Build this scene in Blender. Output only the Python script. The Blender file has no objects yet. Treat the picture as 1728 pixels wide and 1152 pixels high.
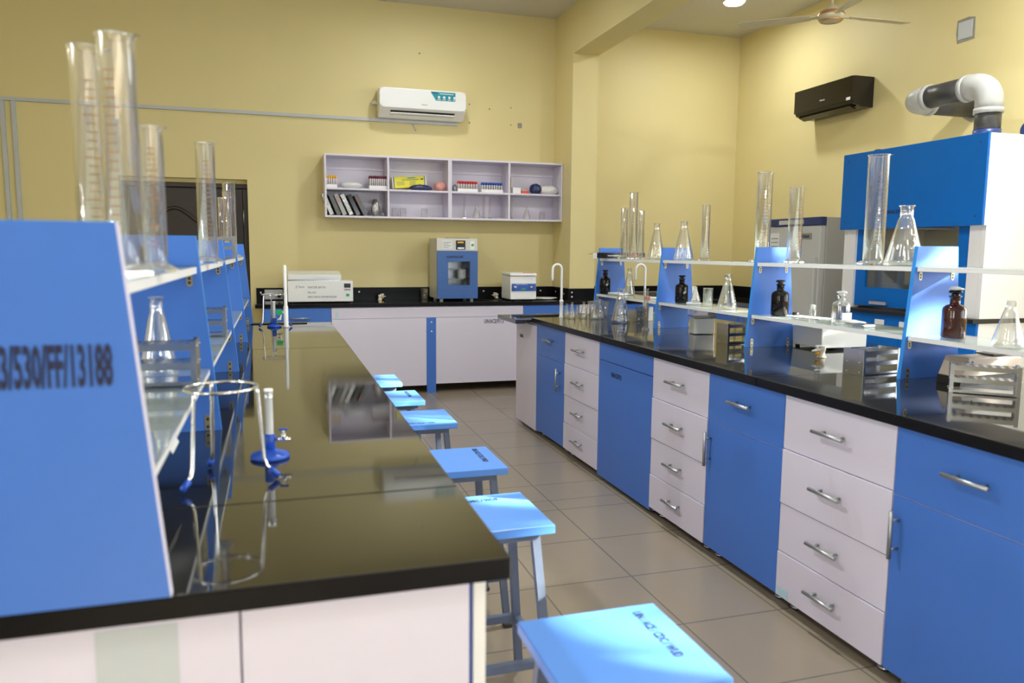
import bpy, bmesh, math, random
from mathutils import Vector, Matrix
random.seed(7)
SC = bpy.context.scene
COL = SC.collection
PI = math.pi
R = math.radians

# ------------------------------------------------------------------ camera
CAM = Vector((0, 0, 1.37)); FPX = 1292.27
YAW, PITCH, ROLL = R(17.0956), R(-6.6756), R(.4742)
FWD = Vector((math.sin(YAW)*math.cos(PITCH), math.cos(YAW)*math.cos(PITCH), math.sin(PITCH)))
_r = Vector((math.cos(YAW), -math.sin(YAW), 0)); _u = _r.cross(FWD)
RGT = _r*math.cos(ROLL) + _u*math.sin(ROLL); UPV = -_r*math.sin(ROLL) + _u*math.cos(ROLL)

def at(px, py, ax, v):
    """point of the plane ax = v seen at a pixel of the 1728x1152 photograph"""
    d = FWD + RGT*((px-864)/FPX) - UPV*((py-576)/FPX)
    i = 'XYZ'.index(ax)
    return CAM + d*((v-CAM[i])/d[i])

cd = bpy.data.cameras.new('camera'); cam = bpy.data.objects.new('camera', cd); COL.objects.link(cam)
m3 = Matrix((RGT, UPV, -FWD)).transposed()
cam.matrix_world = Matrix.Translation(CAM) @ m3.to_4x4()
cd.sensor_width = 36; cd.lens = FPX*36/1728; cd.clip_start = .05
cd.dof.use_dof = True; cd.dof.focus_distance = 4.6; cd.dof.aperture_fstop = 3.2
SC.camera = cam

# ------------------------------------------------------------------ materials
def mat(name, col, rough=.5, metal=0, spec=.5, noise=0, scale=8, bump=0, bscale=60, ior=1.5, coat=0):
    m = bpy.data.materials.new(name); m.use_nodes = True
    nt = m.node_tree; b = nt.nodes['Principled BSDF']
    c = (*col, 1)
    b.inputs['Base Color'].default_value = c
    b.inputs['Roughness'].default_value = rough
    b.inputs['Metallic'].default_value = metal
    b.inputs['Specular IOR Level'].default_value = spec
    b.inputs['IOR'].default_value = ior
    if coat:
        b.inputs['Coat Weight'].default_value = coat; b.inputs['Coat Roughness'].default_value = .08
    tc = nt.nodes.new('ShaderNodeTexCoord')
    if noise:
        n = nt.nodes.new('ShaderNodeTexNoise'); n.inputs['Scale'].default_value = scale; n.inputs['Detail'].default_value = 6
        nt.links.new(tc.outputs['Object'], n.inputs['Vector'])
        mx = nt.nodes.new('ShaderNodeMix'); mx.data_type = 'RGBA'
        mx.inputs[6].default_value = tuple(x*(1-noise) for x in col)+(1,)
        mx.inputs[7].default_value = tuple(min(1, x*(1+noise)) for x in col)+(1,)
        nt.links.new(n.outputs['Fac'], mx.inputs[0]); nt.links.new(mx.outputs[2], b.inputs['Base Color'])
    if bump:
        n = nt.nodes.new('ShaderNodeTexNoise'); n.inputs['Scale'].default_value = bscale; n.inputs['Detail'].default_value = 4
        nt.links.new(tc.outputs['Object'], n.inputs['Vector'])
        bp = nt.nodes.new('ShaderNodeBump'); bp.inputs['Strength'].default_value = bump; bp.inputs['Distance'].default_value = .01
        nt.links.new(n.outputs['Fac'], bp.inputs['Height']); nt.links.new(bp.outputs[0], b.inputs['Normal'])
    return m

def emit(name, col, s):
    m = bpy.data.materials.new(name); m.use_nodes = True; nt = m.node_tree
    b = nt.nodes['Principled BSDF']; b.inputs['Base Color'].default_value = (*col, 1)
    b.inputs['Emission Color'].default_value = (*col, 1); b.inputs['Emission Strength'].default_value = s
    return m

def glass(name, tint=(.992, .995, .993), edge=.72, base=.15, power=2.2, rough=.0, rim=.78):
    """thin clear glass: see-through face on, mirror-bright at the grazing rim"""
    m = bpy.data.materials.new(name); m.use_nodes = True; nt = m.node_tree; N = nt.nodes
    N.remove(N['Principled BSDF']); out = N['Material Output']
    t = N.new('ShaderNodeBsdfTransparent'); t.inputs[0].default_value = (*tint, 1)
    g = N.new('ShaderNodeBsdfGlossy'); g.inputs['Roughness'].default_value = rough; g.inputs[0].default_value = (1, 1, 1, 1)
    lw = N.new('ShaderNodeLayerWeight'); lw.inputs[0].default_value = .5
    p = N.new('ShaderNodeMath'); p.operation = 'POWER'; p.inputs[1].default_value = power
    a = N.new('ShaderNodeMath'); a.operation = 'MULTIPLY_ADD'; a.inputs[1].default_value = edge; a.inputs[2].default_value = base
    # longer path through the wall near the rim: the glass looks darker there
    tn = N.new('ShaderNodeMix'); tn.data_type = 'RGBA'; tn.inputs[6].default_value = (*tint, 1); tn.inputs[7].default_value = tuple(x*rim for x in tint)+(1,)
    p4 = N.new('ShaderNodeMath'); p4.operation = 'POWER'; p4.inputs[1].default_value = 5
    nt.links.new(lw.outputs['Facing'], p4.inputs[0]); nt.links.new(p4.outputs[0], tn.inputs[0]); nt.links.new(tn.outputs[2], t.inputs[0])
    mx = N.new('ShaderNodeMixShader')
    nt.links.new(lw.outputs['Facing'], p.inputs[0]); nt.links.new(p.outputs[0], a.inputs[0]); nt.links.new(a.outputs[0], mx.inputs[0])
    nt.links.new(t.outputs[0], mx.inputs[1]); nt.links.new(g.outputs[0], mx.inputs[2]); nt.links.new(mx.outputs[0], out.inputs[0])
    return m

M = dict(
    wall=mat('yellow_paint', (.73, .632, .318), .5, noise=.05, scale=1.3, bump=.05, bscale=90, spec=.35),
    pale_wall=mat('grey_paint', (.42, .43, .46), .6),
    old_paper=mat('faded_paper', (.56, .60, .63), .7),
    ceil=mat('ceiling_paint', (.62, .60, .55), .8, noise=.04, scale=2),
    black_stone=mat('black_granite', (.014, .014, .013), .045, ior=2.2, noise=.3, scale=40),
    stone_dull=mat('black_granite_edge', (.006, .006, .007), .3, spec=.12, noise=.3, scale=30),
    blue=mat('blue_laminate', (.055, .18, .62), .38, noise=.03, scale=20, bump=.01, bscale=300),
    edge_blue=mat('blue_edge_band', (.03, .26, .75), .3),
    white=mat('pale_laminate', (.735, .70, .83), .35, noise=.015, scale=12),
    white2=mat('white_board', (.84, .84, .84), .3),
    shelf_in=mat('pale_lilac_board', (.72, .68, .78), .28),
    wood_dark=mat('dark_brown_door', (.028, .018, .013), .35, noise=.25, scale=14),
    black=mat('black_plastic', (.012, .012, .013), .35),
    black_gloss=mat('black_gloss', (.012, .009, .008), .12, noise=.1),
    white_pl=mat('white_plastic', (.86, .87, .86), .3),
    cream=mat('cream_plastic', (.78, .74, .60), .35),
    off=mat('offwhite_metal', (.66, .64, .58), .4),
    steel=mat('steel', (.52, .53, .55), .22, 1, noise=.08, scale=30),
    chrome=mat('chrome', (.80, .80, .80), .12, 1),
    handle=mat('satin_handle', (.44, .46, .47), .42, 1),
    stool=mat('blue_grey_paint', (.10, .13, .19), .45, noise=.15, scale=25),
    rubber=mat('dark_rubber', (.03, .025, .022), .7),
    blue_pl=mat('blue_plastic', (.015, .09, .55), .35),
    green=mat('green_plastic', (.01, .42, .12), .35),
    yellow=mat('yellow_plastic', (.85, .42, .02), .4),
    red=mat('red_plastic', (.75, .05, .03), .4),
    pvc=mat('grey_pvc', (.40, .40, .385), .4, noise=.12, scale=15),
    pipe=mat('dark_pipe', (.035, .034, .033), .4, noise=.2, scale=12),
    hood_blue=mat('hood_blue_paint', (.0, .125, .47), .45, spec=.25, noise=.05, scale=10, bump=.03, bscale=150),
    hood_white=mat('hood_white_paint', (.80, .80, .80), .4),
    fridge=mat('fridge_grey', (.55, .56, .55), .4, noise=.02),
    fridge_side=mat('fridge_side_grey', (.42, .42, .40), .45),
    navy=mat('navy_trim', (.02, .04, .15), .35),
    ink=mat('stencil_ink', (.008, .012, .05), .6),
    ink_grey=mat('grey_ink', (.12, .13, .15), .6),
    amber_mark=mat('amber_graduation', (.42, .17, .04), .6),
    white_mark=mat('white_graduation', (.80, .80, .80), .6),
    glass=glass('clear_glass'),
    pane=glass('window_glass', (.965, .975, .975), .5, .04),
    glass_edge=glass('shelf_glass', (.95, .985, .97), .5, .05),
    glass_base=glass('thick_glass', (.95, .96, .96), .55, .34, 1.6, .03, .8),
    plastic_clear=glass('clear_plastic', (.93, .94, .945), .45, .16, 2, .15, .8),
    bag_clear=glass('clear_bag', (.86, .87, .88), .5, .12, 1.5, .1),
    liquid=glass('clear_liquid', (.86, .88, .90), .5, .08),
    amber=mat('amber_glass', (.045, .007, .003), .06, spec=.6),
    darkglass=mat('dark_brown_glass', (.004, .003, .003), .04, spec=.28),
    grey_trunk=mat('grey_trunking', (.50, .53, .56), .45),
    paper=mat('paper', (.78, .79, .77), .7),
    aqua=mat('pale_aqua_tape', (.50, .72, .82), .4),
    teal=mat('teal_sticker', (.01, .28, .36), .3),
    lcd=mat('dark_display', (.015, .02, .025), .15),
    inc_blue=mat('incubator_blue', (.045, .13, .38), .4, noise=.08, scale=60),
    pan_blue=mat('panel_blue', (.02, .10, .50), .35),
    ybox=mat('yellow_carton', (.82, .75, .05), .45),
    lemon=mat('lemon_box', (.80, .78, .10), .5),
    foam=mat('white_foam', (.85, .85, .84), .7),
    maroon=mat('maroon_cap', (.16, .02, .06), .4),
    capyellow=mat('yellow_cap', (.85, .48, .03), .4),
    capblue=mat('blue_cap', (.02, .09, .42), .4),
    capred=mat('red_cap', (.62, .04, .04), .4),
    tube=mat('sample_tube', (.66, .62, .62), .15),
    foil=mat('dark_foil_box', (.10, .10, .095), .3, .4, noise=.7, scale=45),
    film=mat('silver_film', (.45, .45, .44), .22, .8, noise=.5, scale=50, bump=.5, bscale=80),
    navybag=mat('navy_bag', (.02, .03, .11), .3, bump=.8, bscale=25),
    pinkbag=mat('pink_bag', (.62, .28, .24), .35, bump=.8, bscale=22, noise=.3),
    whitebag=mat('white_wrap', (.72, .72, .70), .25, bump=.6, bscale=22),
    beige=mat('beige_plastic', (.62, .52, .44), .35),
    cement=mat('grey_cement', (.30, .28, .24), .85, noise=.25, scale=18),
    gold=mat('fan_gold', (.70, .40, .20), .3, .9),
    fan=mat('fan_cream', (.58, .53, .38), .45),
    lamp=emit('lamp_glow', (1, .98, .94), 14),
    leaf=mat('leaf_green', (.05, .12, .02), .6),
    inside=mat('dark_interior', (.05, .055, .06), .5),
    hood_in=mat('hood_interior', (.40, .39, .36), .6),
    bracket=mat('brass_bracket', (.42, .38, .26), .35, .8),
)

# dirt film smears on the granite: roughness varies a little over the slab
def smear(m, lo, hi, sc):
    nt = m.node_tree; b = nt.nodes['Principled BSDF']
    tc = nt.nodes.new('ShaderNodeTexCoord'); n = nt.nodes.new('ShaderNodeTexNoise'); n.inputs['Scale'].default_value = sc; n.inputs['Detail'].default_value = 5
    mr = nt.nodes.new('ShaderNodeMapRange'); mr.inputs[1].default_value = .42; mr.inputs[2].default_value = .7
    mr.inputs[3].default_value = lo; mr.inputs[4].default_value = hi
    nt.links.new(tc.outputs['Object'], n.inputs['Vector']); nt.links.new(n.outputs['Fac'], mr.inputs[0]); nt.links.new(mr.outputs[0], b.inputs['Roughness'])
smear(M['black_stone'], .03, .09, 3)

def floor_mat():
    m = mat('floor_tile', (.29, .242, .178), .22, noise=.07, scale=3)
    nt = m.node_tree; N = nt.nodes; L = nt.links; b = N['Principled BSDF']
    base = b.inputs['Base Color'].links[0].from_socket
    tc = N.new('ShaderNodeTexCoord'); sp = N.new('ShaderNodeSeparateXYZ'); L.new(tc.outputs['Object'], sp.inputs[0])
    def line(sock, off, step, w):
        a = N.new('ShaderNodeMath'); a.operation = 'SUBTRACT'; a.inputs[1].default_value = off; L.new(sock, a.inputs[0])
        if step:
            q = N.new('ShaderNodeMath'); q.operation = 'PINGPONG'; q.inputs[1].default_value = step/2; L.new(a.outputs[0], q.inputs[0])
        else:
            q = N.new('ShaderNodeMath'); q.operation = 'ABSOLUTE'; L.new(a.outputs[0], q.inputs[0])
        r = N.new('ShaderNodeMath'); r.operation = 'LESS_THAN'; r.inputs[1].default_value = w; L.new(q.outputs[0], r.inputs[0])
        return r.outputs[0]
    s = [line(sp.outputs[0], 1.415, .41, .0035), line(sp.outputs[1], 2.84, .44, .0035), line(sp.outputs[1], 3.875, 0, .0035)]
    cur = s[0]
    for k in s[1:]:
        q = N.new('ShaderNodeMath'); q.operation = 'MAXIMUM'; L.new(cur, q.inputs[0]); L.new(k, q.inputs[1]); cur = q.outputs[0]
    mx = N.new('ShaderNodeMix'); mx.data_type = 'RGBA'; L.new(cur, mx.inputs[0]); L.new(base, mx.inputs[6]); mx.inputs[7].default_value = (.15, .14, .12, 1)
    L.new(mx.outputs[2], b.inputs['Base Color'])
    return m
M['floor'] = floor_mat()

# ------------------------------------------------------------------ mesh builder
class MB:
    def __init__(s): s.bm = bmesh.new(); s.ms = []
    def mi(s, m):
        m = M[m] if isinstance(m, str) else m
        if m not in s.ms: s.ms.append(m)
        return s.ms.index(m)
    def face(s, vs, m, smooth=False):
        try: f = s.bm.faces.new(vs)
        except ValueError: return
        f.material_index = s.mi(m); f.smooth = smooth
        return f
    def box(s, x0, x1, y0, y1, z0, z1, m, T=None):
        p = [Vector((x, y, z)) for z in (z0, z1) for y in (y0, y1) for x in (x0, x1)]
        if T is not None: p = [T @ q for q in p]
        v = [s.bm.verts.new(q) for q in p]
        for f in ((0, 2, 3, 1), (4, 5, 7, 6), (0, 1, 5, 4), (2, 6, 7, 3), (0, 4, 6, 2), (1, 3, 7, 5)):
            s.face([v[i] for i in f], m)
        return s
    def prism(s, poly, ax, a, b, m, smooth=False):
        """poly in the two other axes (in XYZ order), swept along ax from a to b"""
        def P(u, w, t): return {'X': (t, u, w), 'Y': (u, t, w), 'Z': (u, w, t)}[ax]
        A = [s.bm.verts.new(P(u, w, a)) for u, w in poly]; B = [s.bm.verts.new(P(u, w, b)) for u, w in poly]
        s.face(A[::-1], m); s.face(B, m); n = len(poly)
        for i in range(n): s.face([A[i], A[(i+1) % n], B[(i+1) % n], B[i]], m, smooth)
        return s
    def lathe(s, prof, m, c=(0, 0, 0), n=24, smooth=True, squash=None):
        rings = []
        for r, z in prof:
            if r < 1e-6: rings.append([s.bm.verts.new((c[0], c[1], c[2]+z))])
            else: rings.append([s.bm.verts.new((c[0]+r*math.cos(2*PI*i/n), c[1]+r*math.sin(2*PI*i/n)*(squash or 1), c[2]+z)) for i in range(n)])
        for a, b in zip(rings, rings[1:]):
            for i in range(n):
                j = (i+1) % n
                if len(a) == 1 and len(b) == 1: continue
                if len(a) == 1: s.face([a[0], b[j], b[i]], m, smooth)
                elif len(b) == 1: s.face([a[i], a[j], b[0]], m, smooth)
                else: s.face([a[i], a[j], b[j], b[i]], m, smooth)
        return s
    def tube(s, pts, r, m, n=10, caps=True, smooth=True, closed=False):
        pts = [Vector(p) for p in pts]; K = len(pts); rs = r if isinstance(r, (list, tuple)) else [r]*K
        rings = []; prev = None
        for i, p in enumerate(pts):
            if closed: d = (pts[(i+1) % K]-pts[i-1]).normalized()
            else:
                d = Vector((0, 0, 0))
                if i > 0: d += (p-pts[i-1]).normalized()
                if i < K-1: d += (pts[i+1]-p).normalized()
                d.normalize()
            if prev is None:
                up = Vector((0, 0, 1)) if abs(d.z) < .9 else Vector((1, 0, 0))
                u = d.cross(up).normalized()
            else:
                u = (prev - d*prev.dot(d)).normalized()
            prev = u; w = d.cross(u)
            rings.append([s.bm.verts.new(p+(u*math.cos(2*PI*k/n)+w*math.sin(2*PI*k/n))*rs[i]) for k in range(n)])
        pr = list(zip(rings, rings[1:])) + ([(rings[-1], rings[0])] if closed else [])
        for a, b in pr:
            for k in range(n): s.face([a[k], a[(k+1) % n], b[(k+1) % n], b[k]], m, smooth)
        if caps and not closed: s.face(rings[0][::-1], m); s.face(rings[-1], m)
        return s
    def bar(s, p0, p1, w, h, m):
        """square tube between two points"""
        p0, p1 = Vector(p0), Vector(p1); d = (p1-p0).normalized()
        u = d.cross(Vector((0, 0, 1)));  u = Vector((1, 0, 0)) if u.length < .3 else u.normalized()
        if abs(d.z) > .9: u = (Vector((1, 0, 0))-d*d.x).normalized()
        v = d.cross(u)
        A = [s.bm.verts.new(p0+u*a*w/2+v*b*h/2) for a, b in ((-1, -1), (1, -1), (1, 1), (-1, 1))]
        B = [s.bm.verts.new(p1+u*a*w/2+v*b*h/2) for a, b in ((-1, -1), (1, -1), (1, 1), (-1, 1))]
        s.face(A[::-1], m); s.face(B, m)
        for i in range(4): s.face([A[i], A[(i+1) % 4], B[(i+1) % 4], B[i]], m)
        return s
    def blob(s, c, r, m, seed=0, amp=.12, n=(16, 10), flat=0):
        """lumpy soft bag: squashed sphere with dents"""
        rnd = random.Random(seed); ph = [rnd.uniform(0, 6.28) for _ in range(6)]
        rings = []
        for i in range(n[1]+1):
            th = PI*i/n[1]; row = []
            for k in range(n[0]):
                a = 2*PI*k/n[0]
                q = 1+amp*(math.sin(3*a+ph[0]+2*th)+.7*math.sin(5*a+ph[1]-3*th)+.6*math.sin(4*th+ph[2]))
                row.append(Vector((math.sin(th)*math.cos(a)*r[0]*q, math.sin(th)*math.sin(a)*r[1]*q, -math.cos(th)*r[2]*(q if i > n[1]/3 else 1))))
            rings.append(row)
        zmin = min(v.z for row in rings for v in row)
        rv = []
        for i, row in enumerate(rings):
            if i in (0, n[1]): rv.append([s.bm.verts.new(Vector(c)+Vector((0, 0, row[0].z)))])
            else: rv.append([s.bm.verts.new(Vector(c)+v) for v in row])
        for a, b in zip(rv, rv[1:]):
            for k in range(n[0]):
                j = (k+1) % n[0]
                if len(a) == 1: s.face([a[0], b[j], b[k]], m, True)
                elif len(b) == 1: s.face([a[k], a[j], b[0]], m, True)
                else: s.face([a[k], a[j], b[j], b[k]], m, True)
        # rest on the surface below
        dz = c[2]-r[2]
        for row in rv:
            for v in row: v.co.z = max(v.co.z, c[2]-r[2]*.9)
        return s
    def build(s, name, parent=None, loc=None, bevel=0, world=False, rot=None, seg=2):
        if world and parent is not None:
            bmesh.ops.translate(s.bm, vec=-Vector(parent.location), verts=s.bm.verts)
        bmesh.ops.recalc_face_normals(s.bm, faces=s.bm.faces)
        me = bpy.data.meshes.new(name); s.bm.to_mesh(me); s.bm.free()
        for m in s.ms: me.materials.append(m)
        o = bpy.data.objects.new(name, me); COL.objects.link(o)
        if parent is not None: o.parent = parent
        if loc is not None: o.location = loc
        if rot is not None: o.rotation_euler = rot
        if bevel:
            b = o.modifiers.new('bevel', 'BEVEL'); b.width = bevel; b.segments = seg; b.limit_method = 'ANGLE'; b.angle_limit = R(50)
        return o

def thing(name, label, cat, loc=(0, 0, 0), rz=0, group=None, kind=None):
    o = bpy.data.objects.new(name, None); COL.objects.link(o); o.empty_display_size = .05
    o.location = loc; o.rotation_euler = (0, 0, rz)
    return tag(o, label, cat, group, kind)
def tag(o, label, cat, group=None, kind=None):
    o['label'] = label; o['category'] = cat
    if group: o['group'] = group
    if kind: o['kind'] = kind
    return o
def struct(o): o['kind'] = 'structure'; return o

def rounded(u0, u1, w0, w1, r, n=5):
    p = []
    for cx, cy, a0 in ((u1-r, w1-r, 0), (u0+r, w1-r, 90), (u0+r, w0+r, 180), (u1-r, w0+r, 270)):
        for i in range(n+1):
            a = R(a0+90*i/n); p.append((cx+r*math.cos(a), cy+r*math.sin(a)))
    return p

_dg = None
def text(body, h, m, name, parent, loc, rot, wscale=1.0, align='LEFT', bold=0):
    """lettering as a thin mesh; h = height of capitals"""
    c = bpy.data.curves.new(name, 'FONT'); c.body = body; c.size = h/.70; c.align_x = align; c.extrude = .0004
    c.offset = bold; c.resolution_u = 2
    o = bpy.data.objects.new(name, c); COL.objects.link(o)
    bpy.context.view_layer.update()
    dg = bpy.context.evaluated_depsgraph_get()
    me = bpy.data.meshes.new_from_object(o.evaluated_get(dg))
    bpy.data.objects.remove(o); bpy.data.curves.remove(c)
    me.transform(Matrix.Diagonal((wscale, 1, 1, 1)))
    me.name = name; me.materials.clear(); me.materials.append(M[m])
    o = bpy.data.objects.new(name, me); COL.objects.link(o)
    o.parent = parent; o.location = loc; o.rotation_euler = rot
    return o
FRONT_Y = (PI/2, 0, 0)          # lettering that faces -Y
FRONT_X = (PI/2, 0, -PI/2)      # lettering that faces -X

def copy_tree(o, parent=None):
    kids = list(o.children); c = o.copy(); COL.objects.link(c); c.parent = parent
    for ch in kids: copy_tree(ch, c)
    return c

# ------------------------------------------------------------------ room shell
YB, XW, XL, YR, ZC = 7.88, 5.108, -3.3, -6.0, 3.8
T = .22
fl = MB().box(XL-T, XW+T, YR-T, YB+T+.3, -.1, 0, 'floor').build('floor'); struct(fl)
ce = MB().box(XL-T, XW+T, YR-T, YB+T+.3, ZC, ZC+.15, 'ceil').build('ceiling'); struct(ce)

def wall(name, ax, p0, p1, a0, a1, holes, wm='wall'):
    """a wall with rectangular openings; ax is its normal axis"""
    b = MB(); cuts = sorted(set([a0, a1]+[h[0] for h in holes]+[h[1] for h in holes]))
    for u0, u1 in zip(cuts, cuts[1:]):
        hs = sorted([(h[2], h[3]) for h in holes if h[0] <= u0+1e-6 and h[1] >= u1-1e-6])
        z = 0
        for h0, h1 in hs+[(ZC, ZC)]:
            if h0 > z+1e-6:
                (b.box(p0, p1, u0, u1, z, h0, wm) if ax == 'X' else b.box(u0, u1, p0, p1, z, h0, wm))
            z = h1
    bmesh.ops.remove_doubles(b.bm, verts=b.bm.verts, dist=1e-5)
    return struct(b.build(name))
DX0, DX1, DZ = -1.36, -.243, 2.035
wall('wall_back', 'Y', YB, YB+T, XL-T, XW+T, [(DX0, DX1, 0, DZ)])
WR = [(-4.6, -2.6, .95, 2.75), (-1.7, .1, .95, 2.75), (.75, 2.75, .95, 2.75)]
wall('wall_right', 'X', XW, XW+T, YR, YB, WR)
WF = [(1.6, 4.2, 1.0, 2.5)]
wall('wall_front', 'Y', YR-T, YR, XL-T, XW+T, WF, 'pale_wall')
WL = [(-3.6, -1.6, .95, 2.75), (.1, 1.2, .95, 2.75)]
wall('wall_left', 'X', XL-T, XL, YR, YB, WL)
BX0, BX1, BZ, PY = 2.88, 3.155, 3.335, 7.37
struct(MB().box(BX0, BX1, PY, YB, 0, ZC, 'wall').build('wall_pillar'))
struct(MB().box(BX0, BX1, YR, PY, BZ, ZC, 'wall').build('ceiling_beam'))

def window(n, ax, p, u0, u1, z0, z1, mull):
    f = MB(); w = .05
    def bx(a0, a1, b0, b1, m='white_pl', d0=-.03, d1=.03):
        if ax == 'X': f.box(p+d0, p+d1, a0, a1, b0, b1, m)
        else: f.box(a0, a1, p+d0, p+d1, b0, b1, m)
    bx(u0, u1, z0, z0+w); bx(u0, u1, z1-w, z1); bx(u0, u0+w, z0+w, z1-w); bx(u1-w, u1, z0+w, z1-w)
    for k in range(1, mull): x = u0+(u1-u0)*k/mull; bx(x-.025, x+.025, z0+w, z1-w)
    zt = z0+(z1-z0)*.68; bx(u0+w, u1-w, zt-.03, zt+.03)
    o = struct(f.build('window_%d' % n))
    g = MB()
    if ax == 'X': g.box(p-.003, p+.003, u0+w, u1-w, z0+w, z1-w, 'pane')
    else: g.box(u0+w, u1-w, p-.003, p+.003, z0+w, z1-w, 'pane')
    g.build('pane', o)
    return o
k = 1
for u0, u1, z0, z1 in WR: window(k, 'X', XW+T/2, u0, u1, z0, z1, 3); k += 1
for u0, u1, z0, z1 in WF: window(k, 'Y', YR-T/2, u0, u1, z0, z1, 3); k += 1
for u0, u1, z0, z1 in WL: window(k, 'X', XL-T/2, u0, u1, z0, z1, 3); k += 1

# door in the back wall: dark brown leaf with a moulded arch panel, in a rough reveal
dr = thing('door_1', 'dark brown panelled door set back in the yellow wall', 'door', (DX0, YB+.16, 0)); dr['kind'] = 'structure'
f = MB(); y0, y1 = YB+.10, YB+.21
f.box(DX0, DX0+.05, y0, y1, 0, DZ-.08, 'wood_dark'); f.box(DX1-.05, DX1, y0, y1, 0, DZ-.08, 'wood_dark')
f.box(DX0, DX1, y0, y1, DZ-.08, DZ-.035, 'wood_dark')
f.build('frame', dr, world=True, bevel=.006)
f = MB(); f.box(DX0+.05, DX1-.05, y0+.03, y1-.02, .005, DZ-.082, 'wood_dark')
f.build('leaf', dr, world=True, bevel=.003)
def arch_panel(x0, x1, name):
    g = MB(); yy = y0+.022
    pts = []
    xm = (x0+x1)/2; w = (x1-x0)/2
    for i in range(25):
        t = -1+2*i/24; a = abs(t)
        h = 1.60 + (.16*(math.cos(a*PI)*.5+.5))
        pts.append((xm+t*w, yy, h))
    pts += [(x1, yy, 1.2), (x0, yy, 1.2)]
    g.tube(pts, .018, 'wood_dark', n=6, closed=True)
    q = [(xm+(p[0]-xm)*.78, p[2]-.06) for p in pts[:25]]+[(xm+w*.78, 1.26), (xm-w*.78, 1.26)]
    g.prism([(a, b) for a, b in q], 'Y', yy-.008, y0+.032, 'wood_dark')
    g.build(name, dr, world=True)
arch_panel(DX0+.16, -.62, 'panel_moulding')
g = MB(); g.box(-.56, -.553, y0+.024, y0+.032, .1, DZ-.12, 'black'); g.box(-.335, -.329, y0+.024, y0+.032, .1, DZ-.12, 'black')
g.build('board_seams', dr, world=True)
g = MB(); g.tube([(DX1-.045, y0-.006, 1.62), (DX1-.045, y0-.006, 1.76)], .008, 'handle', n=8); g.build('hinge', dr, world=True)
# plaster reveal above the door
struct(MB().box(DX0, DX1, YB+.10, YB+T, DZ-.035, DZ, 'wall').build('trim_1'))
struct(MB().box(XL, XW, YB+T+.02, YB+T+.3, 0, .02, 'floor').build('floor_2')) if False else None
struct(MB().box(XL-T, XW+T, YB+T, YB+T+.05, 0, ZC, 'wall').build('wall_outer'))

# ------------------------------------------------------------------ lights
W = bpy.data.worlds.new('world'); SC.world = W; W.use_nodes = True
nt = W.node_tree; bg = nt.nodes['Background']
SKY_STRENGTH = 10.0
sky = nt.nodes.new('ShaderNodeTexSky'); sky.sky_type = 'HOSEK_WILKIE'
bg.inputs[0].default_value = (.90, .95, 1.0, 1); bg.inputs[1].default_value = SKY_STRENGTH
nt.nodes.remove(sky)
def portal(n, loc, rot, sx, sy):
    l = bpy.data.lights.new('portal', 'AREA'); l.shape = 'RECTANGLE'; l.size = sx; l.size_y = sy; l.cycles.is_portal = True
    o = bpy.data.objects.new('portal_%d' % n, l); COL.objects.link(o); o.location = loc; o.rotation_euler = rot
i = 0
for u0, u1, z0, z1 in WR: portal(i, (XW+.2, (u0+u1)/2, (z0+z1)/2), (0, PI/2, 0), z1-z0, u1-u0); i += 1
for u0, u1, z0, z1 in WF: portal(i, ((u0+u1)/2, YR-.2, (z0+z1)/2), (PI/2, 0, 0), u1-u0, z1-z0); i += 1
for u0, u1, z0, z1 in WL: portal(i, (XL-.2, (u0+u1)/2, (z0+z1)/2), (0, -PI/2, 0), z1-z0, u1-u0); i += 1
LAMP_W = 52
LEAVES = 4000; SEED = 5
def ceiling_lamp(x, y, label, power=LAMP_W):
    t = thing('ceiling_lamp', label, 'ceiling light', (x, y, ZC), group='round ceiling lamps')
    MB().lathe([(.0, 0), (.11, 0), (.115, -.02), (.10, -.035)], 'white_pl', n=32).build('rim', t)
    MB().lathe([(.10, -.034), (.085, -.05), (0, -.056)], 'lamp', n=32).build('diffuser', t)
    l = bpy.data.lights.new('lamp', 'AREA'); l.shape = 'DISK'; l.size = .2; l.energy = power; l.color = (.94, .97, 1)
    o = bpy.data.objects.new('lamp_light', l); COL.objects.link(o); o.location = (x, y, ZC-.06)
ceiling_lamp(4.27, 6.72, 'round white ceiling lamp glowing near the far right corner', 18)
ceiling_lamp(1.45, 6.55, 'round white ceiling lamp above the white air conditioner', 15)
ceiling_lamp(4.2, 3.2, 'round white ceiling lamp above the fume hood side')
ceiling_lamp(1.45, 3.0, 'round white ceiling lamp over the stool aisle')
ceiling_lamp(-1.4, 3.0, 'round white ceiling lamp left of the left bench')
ceiling_lamp(1.45, -.6, 'round white ceiling lamp behind the camera', 16)
ceiling_lamp(4.2, -.6, 'round white ceiling lamp near the rear right windows', 16)
SUN = bpy.data.lights.new('sun', 'SUN'); SUN.energy = 110; SUN.angle = R(.6); SUN.color = (1, .93, .82)
so = bpy.data.objects.new('sun', SUN); COL.objects.link(so)
sd = Vector((-1, .5, -.45)).normalized()
so.rotation_euler = sd.to_track_quat('-Z', 'Y').to_euler(); so.location = (9, -3, 6)

SC.view_settings.view_transform = 'Standard'; SC.view_settings.look = 'None'
SC.view_settings.gamma = 1; SC.view_settings.use_curve_mapping = False
SC.view_settings.exposure = 0.24
SC.cycles.transparent_max_bounces = 48
SC.cycles.max_bounces = 10; SC.cycles.diffuse_bounces = 5; SC.cycles.glossy_bounces = 6
SC.cycles.caustics_reflective = False; SC.cycles.caustics_refractive = False
SC.cycles.sample_clamp_indirect = 6

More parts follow.
